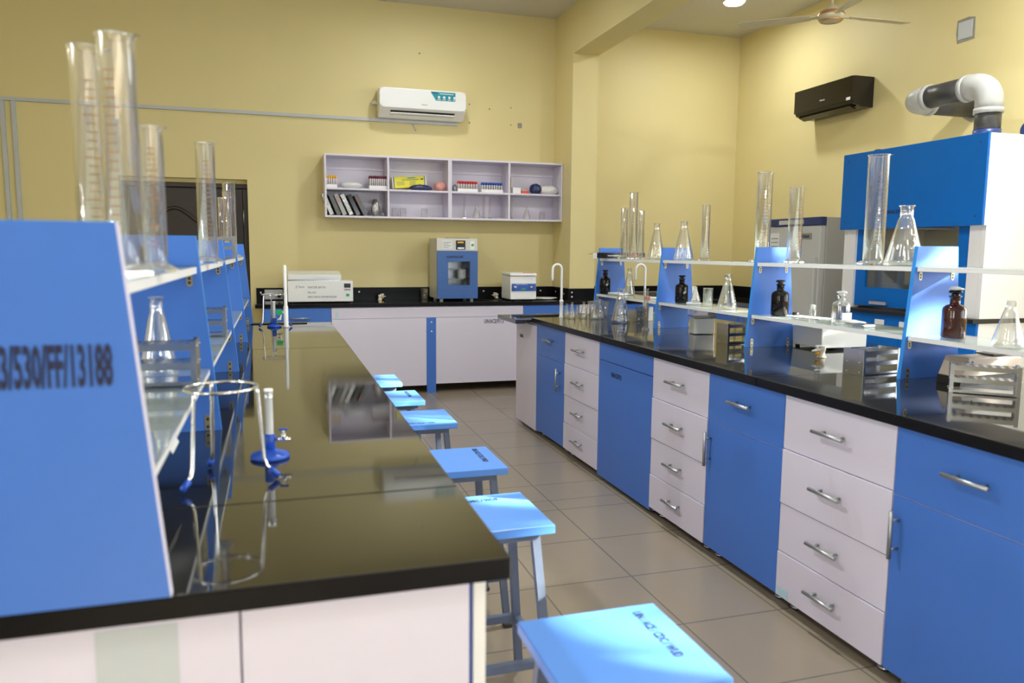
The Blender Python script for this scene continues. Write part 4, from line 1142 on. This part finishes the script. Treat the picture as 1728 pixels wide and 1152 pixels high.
b = MB(); b.box(-.161, -.151, -.0362, -.0352, .014, .125, 'navy', T_); b.box(.150, .158, -.0362, -.0352, .014, .125, 'navy', T_); b.box(.158, .1702, -.0362, -.0352, .014, .125, 'white2', T_); b.box(-.1702, -.161, -.0362, -.0352, .014, .125, 'white2', T_)
b.box(-.02, .06, -.0362, -.0352, .104, .114, 'teal', T_); b.box(-.08, .09, -.0362, -.0352, .088, .094, 'ink_grey', T_)
for k in range(3): b.box(-.13, -.05, -.0362, -.0352, .070-.014*k, .074-.014*k, 'ink_grey', T_); b.box(.0, .06, -.0362, -.0352, .070-.014*k, .074-.014*k, 'ink_grey', T_)
b.box(.115, .14, -.0362, -.0352, .085, .1, 'ink_grey', T_); b.build('print', t)
b = MB(); b.blob((fx(710), 7.67, ZM+.026), (.115, .04, .032), 'navybag', 4, .07); tag(b.build('navy_bag'), 'crumpled navy plastic bag in front of the yellow carton', 'bag')
b = MB(); b.blob((fx(743), 7.70, ZM+.044), (.062, .06, .05), 'pinkbag', 6, .08); tag(b.build('pink_bag'), 'round pinkish wrapped bundle right of the navy bag', 'bundle')
b = MB(); b.blob((fx(767), 7.68, ZM+.035), (.022, .03, .038), 'film', 9, .1); tag(b.build('foil_roll'), 'small silver foil bundle left of the red capped tubes', 'bundle')
def carton(px0, px1, h, m, label, y=7.66, d=.06, z=ZM):
    xa, xb = fx(px0, y), fx(px1, y); o = MB().box(xa, xb, y, y+d, z, z+h, m).build('carton', bevel=.002); return tag(o, label, 'box')
carton(865, 879, .062, 'white2', 'small plain white carton in the last upper compartment')
carton(880, 892, .03, 'red', 'small flat red carton beside the white carton')
carton(881, 889, .06, 'beige', 'small patterned carton standing behind the red one', 7.74, .04)
carton(862, 864, .17, 'cream', 'thin cream card standing against the shelf divider', 7.70, .06)
b = MB(); b.blob((fx(904), 7.69, ZM+.05), (.065, .07, .058), 'navybag', 14, .06); b.blob((fx(924), 7.69, ZM+.044), (.12, .07, .05), 'whitebag', 15, .05)
tag(b.build('cotton_roll'), 'large white roll in a navy wrapper, last upper compartment', 'roll')
b = MB(); b.blob((fx(945), 7.70, ZM+.02), (.03, .03, .022), 'beige', 21, .1); tag(b.build('paper_bundle'), 'small brownish bundle at the shelf right end', 'bundle')
# lower compartments: leaning boxes
lean = [('film', 560, 'silver wrapped slim box leaning leftmost in the shelf'), ('foil', 572, 'second leaning slim box, dark with white flecks'), ('fridge_side', 582, 'third leaning slim box, grey'),
        ('film', 593, 'fourth leaning slim box, silver wrapped'), ('black_gloss', 605, 'fifth leaning slim box, black'), ('foil', 617, 'rightmost leaning slim box with orange lettering on its spine')]
for i, (m, px, lab_) in enumerate(lean):
    x = fx(px, 7.64); a = R(22+i*.8); Hh = .215; wd = .040
    o = MB().box(-wd/2, wd/2, -.0, .19, 0, Hh, m, Matrix.Translation((0, 0, wd/2*math.sin(a))) @ Matrix.Rotation(-a, 4, 'Y')).build('slim_box', loc=(x, 7.645, ZL), bevel=.002)
    tag(o, lab_, 'box', 'slim boxes leaning in the shelf')
    if i in (2, 5):
        tx = text('ROCHE' if False else 'BYSAN', .016, 'red', 'lettering', o, (0, 0, 0), (PI/2, 0, 0), .8)
        tx.matrix_basis = Matrix.Rotation(-a, 4, 'Y') @ Matrix.Translation((-.008, -.001, Hh-.02)) @ Matrix.Rotation(PI/2, 4, 'Y') @ Matrix.Rotation(PI/2, 4, 'X')
b = MB(); b.blob((fx(634), 7.70, ZL+.075), (.042, .045, .085), 'film', 31, .12); tag(b.build('foil_bag'), 'upright clear bag of silver wrapped sticks', 'bag')
b = MB(); b.blob((fx(646), 7.69, ZL+.022), (.035, .04, .026), 'bag_clear', 33, .12); tag(b.build('small_bag'), 'small clear crumpled bag at the compartment corner', 'bag')
GS = 'small beakers on the wall shelf'
for px, lab_ in ((667, 'leftmost small beaker in the second lower compartment'), (680, 'middle small beaker in the second lower compartment'), (716, 'separate small beaker right of the pair, lower compartment')):
    beaker((fx(px, 7.68), 7.68, ZL), .088, .0325, lab_, group=GS, marks=False)
GC = 'slim cylinders on the wall shelf'
for px, h, lab_, m in ((784, .235, 'leftmost slim cylinder in the third lower compartment', 'white_mark'), (816, .235, 'slim cylinder right of the flask, third lower compartment', 'red'),
                    (826.5, .235, 'rightmost slim cylinder in the third lower compartment', 'red'), (863, .225, 'slim cylinder beside the divider, fourth lower compartment', 'white_mark'), (939, .225, 'slim cylinder at the right end of the wall shelf', 'white_mark')):
    t_ = cylinder((fx(px, 7.67), 7.67, ZL), h, .013, lab_, mark=m, group=GC)
flask((fx(804, 7.68), 7.68, ZL), .135, .045, 'small conical flask among slim cylinders on the wall shelf')
flask((fx(889, 7.68), 7.68, ZL), .13, .042, 'small conical flask in the fourth lower shelf compartment')
beaker((fx(915, 7.68), 7.68, ZL), .085, .032, 'small beaker beside the flask in the last lower compartment')
b = MB(); b.lathe([(0, 0), (.06, 0), (.062, .008), (.055, .010), (0, .012)], 'beige', n=24, squash=.6); tag(b.build('saucer', loc=(fx(848, 7.74), 7.74, ZL)), 'flat brown dish at the corner of the third lower compartment', 'dish')

# ================================================================== wall things
def aircon(p, L, H, D, rz, m, label, dark=False):
    t = thing('air_conditioner', label, 'air conditioner', p, rz)
    # local: back on y=0, front towards -y, bottom at z=0
    prof = [(0, 0), (0, H), (-D*.80, H), (-D*.93, H*.97), (-D, H*.88), (-D, H*.36), (-D*.97, H*.28), (-D*.86, H*.20), (-D*.45, 0)]
    if dark: prof = [(0, 0), (0, H), (-D*.92, H), (-D, H*.96), (-D, H*.22), (-D*.92, H*.10), (-D*.5, 0)]
    b = MB(); b.prism(prof, 'X', -L/2+.004, L/2-.004, m, smooth=False); b.build('housing', t, bevel=.012 if not dark else .004, seg=4)
    if not dark:
        fr = MB()
        fr.prism(rounded(-L/2, L/2, H*.27, H*.99, .05, 7), 'Y', -D-.006, -D*.80, m); fp = fr.build('front_panel', t, bevel=.01, seg=3)
        ol = MB(); T_ = Matrix.Translation((0, -D*.66, H*.10)) @ Matrix.Rotation(R(-23), 4, 'X')
        ol.box(-L*.37, L*.37, -D*.20, D*.20, -.002, .004, 'black', Matrix.Translation((0, -D*.70, H*.135)) @ Matrix.Rotation(R(-26), 4, 'X')); o2 = ol.build('air_outlet', t)
        lv = MB(); TT = Matrix.Translation((0, -D*.705, H*.105)) @ Matrix.Rotation(R(-20), 4, 'X')
        lv.box(-L*.37, L*.37, -D*.16, -D*.05, -.008, -.002, 'white_pl', TT); lv.box(-L*.37, L*.37, D*.06, D*.24, -.008, -.002, 'white_pl', TT)
        for k in range(9): x = -L*.34+L*.68*k/8; lv.box(x-.003, x+.003, -D*.16, D*.2, -.006, -.001, 'white_pl', TT)
        lv.build('louvre', t)
        sx0, sx1 = L*.08, L*.37; sz0, sz1 = H*.62, H*.93
        s = MB(); s.prism([(sx0, sz1), (sx0+.055, sz0), (sx1, sz0), (sx1, sz1)], 'Y', -D-.0075, -D-.0062, 'teal'); sk = s.build('energy_sticker', fp)
        s = MB()
        for k in range(4):
            xx = sx0+.085+.05*k; s.lathe([(0, -.0004), (.013, 0), (0, .0004)], 'white_mark', (0, 0, 0), n=12)
            for v in s.bm.verts[-26:] if False else []: pass
        s.bm.free()
        s = MB()
        for k in range(4):
            xx = sx0+.085+.052*k; s.prism([(xx+.013*math.cos(q*PI/5), (sz0+sz1)/2-.008+.013*math.sin(q*PI/5)) for q in range(10)], 'Y', -D-.0085, -D-.0076, 'white_mark')
            s.box(xx-.016, xx+.016, -D-.0085, -D-.0076, sz0+.008, sz0+.014, 'white_mark')
        s.box(sx0+.09, sx1-.02, -D-.0085, -D-.0076, sz1-.020, sz1-.014, 'white_mark'); s.box(sx0+.012, sx0+.07, -D-.0085, -D-.0076, sz1-.016, sz1-.007, 'navy'); s.build('sticker_print', sk)
        text('Hisense', .013, 'ink_grey', 'lettering', fp, (-.02, -D-.0065, H*.42), FRONT_Y, 1)
        pb = MB(); pb.tube([(-L/2-.05, -.02, H*.52), (-L/2-.02, -.03, H*.55), (-L/2+.01, -.04, H*.5)], .016, 'white_pl', n=8); pb.build('drain_hose', t)
    else:
        MB().prism(rounded(-L/2, L/2, H*.20, H*.985, .006, 2), 'Y', -D-.006, -D*.93, m).build('front_panel', t)
        b = MB(); TT = Matrix.Translation((0, -D*.72, H*.02)) @ Matrix.Rotation(R(-22), 4, 'X'); b.box(-L*.46, L*.42, -D*.16, D*.14, -.010, .004, 'black_gloss', TT); b.build('louvre', t)
        text('Hisense', .016, 'white_mark', 'lettering', t, (-.03, -D-.0065, H*.42), FRONT_Y, 1)
        MB().box(L/2-.07, L/2-.02, -D-.0072, -D-.0062, H*.10+.03, H*.10+.055, 'white_mark').build('sticker', t)
    return t
ya = 7.66
x0, x1 = at(640, 170, 'Y', ya).x, at(787, 178, 'Y', ya).x
zt_, zb_ = at(712, 150, 'Y', ya).z, 2.678
aircon(((x0+x1)/2, YB-.001, zb_), x1-x0, zt_-zb_, .215, 0, M['white_pl'], 'white split air conditioner with teal sticker above the wall shelf')
xa = XW-.235
yA, yB_ = at(1342, 155, 'X', xa).y, at(1440, 126, 'X', xa).y
z1_, z0_ = at(1440, 126, 'X', xa).z, at(1343, 200, 'X', xa).z
aircon((XW-.001, (yA+yB_)/2, z0_-.01), yA-yB_, z1_-z0_+.01, .23, -PI/2, M['black_gloss'], 'black split air conditioner on the right wall', True)
# trunking
yt = YB-.013
b = MB(); z0_ = at(0, 170, 'Y', yt).z; xe = at(772, 208, 'Y', yt).x; ze = at(772, 208, 'Y', yt).z
b.box(XL+.002, xe, yt-.012, YB-.0005, 2.645, 2.675, 'grey_trunk')
for px in (3, 22):
    x = at(px, 172, 'Y', yt).x; b.box(x-.016, x+.016, yt-.012, YB-.0005, .001, 2.6445, 'grey_trunk')
tag(b.build('cable_trunking', bevel=.002), 'thin grey cable trunking running along the back wall', 'trunking')
b = MB(); q = at(696, 206, 'Y', YB-.01); b.tube([(q.x, YB-.012, 2.644), (q.x+.02, YB-.014, 2.60), (q.x+.035, YB-.012, 2.575)], .005, 'grey_trunk', n=6)
tag(b.build('loose_wire'), 'short loose wire hanging below the trunking', 'wire')
q = at(877, 212, 'Y', YB); b = MB(); b.prism([(q.x+.024*math.cos(k*PI/6)*(1+.2*(k % 2)), q.z+.026*math.sin(k*PI/6)*(1+.15*(k % 3))) for k in range(12)], 'Y', YB-.003, YB-.0003, 'cement')
tag(b.build('plaster_patch'), 'small grey plaster patch right of the white air conditioner', 'patch')
for k, (px, py) in enumerate(((792, 176), (792, 207), (826, 184), (862, 182), (708, 90), (862, 211))):
    q = at(px, py, 'Y', YB); b = MB(); b.lathe([(0, -.001), (.008, 0), (0, .001)], 'cement', n=8)
    o = b.build('nail_hole', loc=(q.x, YB-.001, q.z), rot=(PI/2, 0, 0)); tag(o, 'tiny dark nail hole in the yellow back wall', 'nail hole', 'nail holes in the back wall')
# blank cover plate on right wall
q = at(1630, 50, 'X', XW)
t = thing('wall_plate', 'grey blank cover plate high on the right wall', 'wall plate', (XW, q.y, q.z))
b = MB(); yc_, zc_ = 0, 0
b.prism([(-.085, -.085), (.07, -.09), (.085, -.01), (.08, .085), (-.02, .09), (-.08, .075)], 'X', -.003, -.0005, 'cement'); b.build('plaster_edge', t)
MB().box(-.008, -.003, -.065, .065, -.065, .065, 'grey_trunk').build('plate', t, bevel=.002)

# ================================================================== refrigerator
fx0 = 4.40; fy0, fy1, fz = 5.476, 6.195, 1.685
t = thing('refrigerator', 'tall grey laboratory refrigerator with navy top band by the hood', 'refrigerator', (fx0+.33, (fy0+fy1)/2, 0))
MB().box(fx0+.06, XW-.03, fy0, fy1, .05, fz, 'fridge_side').build('cabinet', t, world=True, bevel=.008)
d = MB().box(fx0, fx0+.058, fy0+.002, fy1-.002, .12, fz-.072, 'fridge').build('door', t, world=True, bevel=.008)
MB().box(fx0-.004, fx0+.059, fy0, fy1, fz-.068, fz+.002, 'navy').build('header', t, world=True, bevel=.006)
hd = [c for c in t.children if c.name.startswith('header')][0]
k = MB(); k.box(fx0-.006, fx0-.0042, fy0+.22, fy0+.56, fz-.052, fz-.016, 'fridge'); bmesh_shift(k.build('display_strip', hd), t)
k = MB(); k.box(fx0-.002, fx0-.0003, fy1-.16, fy1-.03, 1.18, 1.56, 'paper')
for j in range(9): k.box(fx0-.0026, fx0-.002, fy1-.15, fy1-.05, 1.22+.036*j, 1.226+.036*j, 'ink_grey')
bmesh_shift(k.build('notice', d), t)
k = MB(); k.box(fx0-.004, fx0, fy0+.11, fy0+.24, 1.50, 1.55, 'handle'); bd = k.build('badge', d); bmesh_shift(bd, t)
text('Haier', .030, 'navy', 'lettering', bd, Vector((fx0-.0045, fy0+.23, 1.512))-t.location, FRONT_X, 1.0, bold=.001)
k = MB(); k.box(fx0-.03, fx0, fy0+.02, fy0+.05, .55, 1.35, 'fridge'); bmesh_shift(k.build('handle', d, bevel=.005), t)
for yy in (fy0+.06, fy1-.06):
    for xx in (fx0+.12, XW-.1): MB().lathe([(0, 0), (.02, 0), (.02, .05), (0, .05)], 'rubber', (xx, yy, 0), n=12).build('foot', t, world=True)

# ================================================================== fume hood
hx = 4.25; hy0, hy1, hz = 3.795, 5.06, 2.133; HX1 = XW-.03
t = thing('fume_hood', 'big blue and white fume hood with glass sash at right', 'fume hood', (4.7, (hy0+hy1)/2, 0))
px_ = hx+.045
b = MB()
b.box(px_, HX1, hy0, hy0+.03, .9665, hz, 'hood_white'); b.build('side_panel', t, world=True)
b = MB(); b.box(px_, HX1, hy1-.03, hy1, .9665, hz, 'hood_white'); b.build('side_panel', t, world=True)
MB().box(HX1-.03, HX1, hy0+.031, hy1-.031, .9665, hz, 'hood_in').build('back_panel', t, world=True)
MB().box(px_, HX1-.031, hy0+.031, hy1-.031, hz-.03, hz, 'hood_white').build('roof_panel', t, world=True)
MB().box(px_, px_+.06, hy0+.031, hy0+.12, .9665, hz-.031, 'hood_white').build('front_post', t, world=True); MB().box(px_, px_+.06, hy1-.12, hy1-.031, .9665, hz-.031, 'hood_white').build('front_post', t, world=True)
fa = MB().box(hx, hx+.02, hy0-.005, hy1+.005, 1.562, hz+.002, 'hood_blue').build('fascia', t, world=True, bevel=.002)
MB().box(hx+.0205, px_-.0005, hy0, hy1, 1.562, hz, 'hood_white').build('fascia_core', t, world=True)
text('UIN/ACE/FF/047', .026, 'ink', 'lettering', fa, Vector((hx-.0006, 4.60, 1.665))-t.location, FRONT_X, .8, bold=.001)
b = MB()
for yy in (hy0+.05, hy1-.05):
    for zz in (1.62, 2.08): b.lathe([(0, -.002), (.010, 0), (0, .002)], 'ink', (0, 0, 0), n=10) if False else b.box(hx-.001, hx, yy-.006, yy+.006, zz-.006, zz+.006, 'navy')
bmesh_shift(b.build('screw', fa), t)
# sash
sy0, sy1 = hy0+.121, hy1-.121; sx = px_+.02
b = MB(); z0, z1 = .985, 1.60
b.box(sx, sx+.025, sy0, sy0+.10, z0, z1, 'hood_blue'); b.box(sx, sx+.025, sy1-.10, sy1, z0, z1, 'hood_blue'); b.box(sx, sx+.025, sy0+.10, sy1-.10, z0, z0+.14, 'hood_blue'); b.box(sx, sx+.025, sy0+.10, sy1-.10, z1-.04, z1, 'hood_blue')
sa = b.build('sash', t, world=True)
g = MB(); g.box(sx+.01, sx+.015, sy0+.101, sy1-.101, z0+.141, z1-.041, 'pane'); bmesh_shift(g.build('glass', sa), t)
g = MB(); qh = at(1485, 511, 'X', sx); g.box(sx-.028, sx-.022, qh.y-.085, qh.y+.085, qh.z-.012, qh.z+.012, 'chrome')
for s in (-1, 1): g.box(sx-.022, sx, qh.y+s*.075-.01, qh.y+s*.075+.01, qh.z-.01, qh.z+.01, 'chrome')
bmesh_shift(g.build('handle', sa), t)
MB().box(hx-.01, HX1, hy0-.006, hy1+.006, .936, .966, 'black').build('work_surface', t, world=True, bevel=.003)
b = MB(); b.box(px_, HX1, hy0, hy1, .05, .9355, 'hood_white'); b.build('base_cabinet', t, world=True)
MB().box(px_-.02, px_-.0005, hy0+.002, hy1-.002, .80, .935, 'hood_blue').build('control_rail', t, world=True, bevel=.002)
rl = [c for c in t.children if c.name.startswith('control_rail')][0]
for px in (1484, 1526):
    q = at(px, 546, 'X', px_-.021); g = MB(); g.box(px_-.026, px_-.0202, q.y-.045, q.y+.045, .845, .895, 'white_pl'); bmesh_shift(g.build('socket', rl, bevel=.002), t)
ym = (hy0+hy1)/2
for a, c in ((hy0+.002, ym-.002), (ym+.002, hy1-.002)):
    g = MB().box(px_-.02, px_-.0005, a, c, .08, .795, 'hood_blue').build('door', t, world=True, bevel=.002)
for yy in (hy0+.06, hy1-.06):
    for xx in (px_+.05, HX1-.06): MB().lathe([(0, 0), (.025, 0), (.025, .05), (0, .05)], 'rubber', (xx, yy, 0), n=12).build('foot', t, world=True)
# bits on the hood roof
b = MB(); q = at(1440, 259, 'X', 4.45); b.lathe([(0, 0), (.05, 0), (.05, .02), (.03, .045), (0, .05)], 'black', n=18); tag(b.build('vent_knob', loc=(4.5, 4.98, hz+.0025)), 'small black knob at the far corner of the hood roof', 'knob')
t = thing('blower', 'dark blue fan motor lying on the near end of the hood roof', 'motor', (4.86, 3.93, hz+.003))
MB().tube([(-.13, 0, .055), (.05, 0, .055)], .055, 'navy', n=20).build('motor', t); MB().box(-.16, .12, -.05, .05, 0, .008, 'black').build('base', t)
b = MB(); b.tube([(.05, 0, .09), (.08, -.02, .13), (.11, -.01, .11), (.14, .02, .05)], .004, 'black', n=6); b.build('wire', t)

# exhaust pipe
px0, py0 = 4.50, 4.03; pr = .078; zp = 2.49; yend = at(1536, 165, 'X', px0).y
t = thing('exhaust_pipe', 'dark exhaust duct with two grey elbows from hood to wall', 'pipe', (px0, py0, hz+.003))
b = MB(); b.tube([(px0, py0, hz+.003), (px0, py0, zp-.14)], pr, 'pipe', n=28); b.tube([(px0, py0, hz+.0035), (px0, py0, hz+.06)], pr*1.06, 'navy', n=28); b.build('riser', t, world=True)
def elbow(c, d0, d1, r, name):
    """90 degree bend at corner c from direction d0 (incoming) to d1 (outgoing)"""
    c = Vector(c); d0 = Vector(d0); d1 = Vector(d1); Rb = .12
    ctr = c-d0*Rb+d1*Rb; pts = [c-d0*(Rb+.07)]
    for i in range(11):
        a = PI/2*i/10; pts.append(ctr-d1*Rb*math.cos(a)+d0*Rb*math.sin(a))
    pts.append(c+d1*(Rb+.07))
    b = MB(); b.tube(pts, r*1.07, 'pvc', n=28)
    b.tube([pts[0]-d0*.004, pts[0]+d0*.03], r*1.14, 'pvc', n=28); b.tube([pts[-1]-d1*.03, pts[-1]+d1*.004], r*1.14, 'pvc', n=28)
    b.build(name, t, world=True)
elbow((px0, py0, zp), (0, 0, 1), (0, 1, 0), pr, 'elbow')
b = MB(); b.tube([(px0, py0+.13, zp), (px0, yend-.13, zp)], pr, 'pipe', n=28); b.build('duct', t, world=True)
elbow((px0, yend, zp), (0, 1, 0), (1, 0, 0), pr, 'elbow')
b = MB(); b.tube([(px0+.12, yend, zp), (XW-.002, yend, zp)], pr, 'pipe', n=28); b.build('wall_stub', t, world=True)
b = MB(); rn_ = random.Random(3)
pts = []
for k in range(18):
    a = 2*PI*k/18; rr = pr*(1.28+.16*rn_.random()); pts.append((yend+rr*math.cos(a), zp+rr*math.sin(a)))
b.prism(pts, 'X', XW-.012, XW-.001, 'cement'); b.build('mortar_collar', t, world=True)

# ================================================================== ceiling fan
fc = Vector((4.20, 5.24, 3.195))
t = thing('ceiling_fan', 'cream ceiling fan with three blades and coppery ring', 'ceiling fan', (fc.x, fc.y, ZC))
L = lambda v: Vector(v)-Vector((fc.x, fc.y, ZC))
b = MB(); b.lathe([(0, -.605-.02), (.07, -.62), (.088, -.612), (.098, -.60), (.10, -.575), (.085, -.55), (.05, -.53), (.03, -.50), (0, -.5)], 'fan', n=32); b.build('motor_housing', t)
MB().lathe([(.074, -.6205), (.088, -.614), (.090, -.6155), (.076, -.6235)], 'gold', n=32).build('trim_ring', t)
MB().lathe([(.085, -.552), (.101, -.577), (.102, -.573), (.087, -.548)], 'gold', n=32).build('trim_ring', t)
MB().tube([(0, 0, -.51), (0, 0, -.04)], .012, 'fan', n=12).build('down_rod', t)
MB().lathe([(0, 0), (.06, 0), (.055, -.04), (.02, -.08), (0, -.08)], 'fan', n=24).build('canopy', t)
for k, a in enumerate((138, -2, 258)):
    a = R(a); T_ = Matrix.Translation((0, 0, -.578)) @ Matrix.Rotation(a, 4, 'Z') @ Matrix.Rotation(R(9), 4, 'X')
    g = MB(); pts = [(.15, -.045), (.30, -.062), (.64, -.070), (.69, -.065), (.70, -.05), (.70, .05), (.66, .060), (.30, .055), (.15, .04)]
    A = [g.bm.verts.new(T_ @ Vector((x, y, -.002))) for x, y in pts]; B = [g.bm.verts.new(T_ @ Vector((x, y, .002))) for x, y in pts]
    g.face(A[::-1], 'fan'); g.face(B, 'fan')
    for i in range(len(pts)): j = (i+1) % len(pts); g.face([A[i], A[j], B[j], B[i]], 'fan')
    bl = g.build('blade', t)
    g = MB(); g.box(.085, .22, -.022, .022, -.006, .0, 'fan', T_); g.build('blade_arm', bl)


# ================================================================== unseen tree added beyond the right-hand windows to block and dapple the sun
tc_ = Vector((12.1, -3.0, 5.0)); hd_ = Vector((.447, .894, 0)); dd_ = Vector((.894, -.447, 0))
t = thing('tree', 'leafy tree added out of view beyond the right wall to shade the sun', 'tree', (tc_.x, tc_.y, -.1))
b = MB(); rn_ = random.Random(SEED)
for k in range(LEAVES):
    while True:
        u, v, w = rn_.uniform(-1, 1), rn_.uniform(-1, 1), rn_.uniform(-1, 1)
        if u*u+v*v+w*w < 1: break
    c = tc_+hd_*u*3.6+dd_*v*1.3+Vector((0, 0, w*1.7))
    q = Matrix.Rotation(rn_.uniform(0, 6.28), 3, 'Z') @ Matrix.Rotation(rn_.uniform(-1.2, 1.2), 3, 'X')
    L_, Wd_ = .11, .06
    vs = [b.bm.verts.new(c+q @ Vector(o)) for o in ((0, -L_, 0), (Wd_, -L_*.2, .01), (Wd_*.7, L_*.5, .01), (0, L_, -.02), (-Wd_*.7, L_*.5, .01), (-Wd_, -L_*.2, .01))]
    b.face(vs, 'leaf')
b.build('foliage', t, world=True)
b = MB(); b.tube([(tc_.x, tc_.y, -.1), (tc_.x+.1, tc_.y, 2), (tc_.x-.05, tc_.y+.1, 4), (tc_.x, tc_.y, 5.6)], [.2, .16, .12, .05], 'wood_dark', n=12)
for k in range(6):
    a = k*1.05; b.tube([(tc_.x, tc_.y, 3.4+.2*k), (tc_.x+1.0*math.cos(a), tc_.y+1.4*math.sin(a), 4.4+.2*k)], [.07, .02], 'wood_dark', n=8)
b.build('trunk', t, world=True)
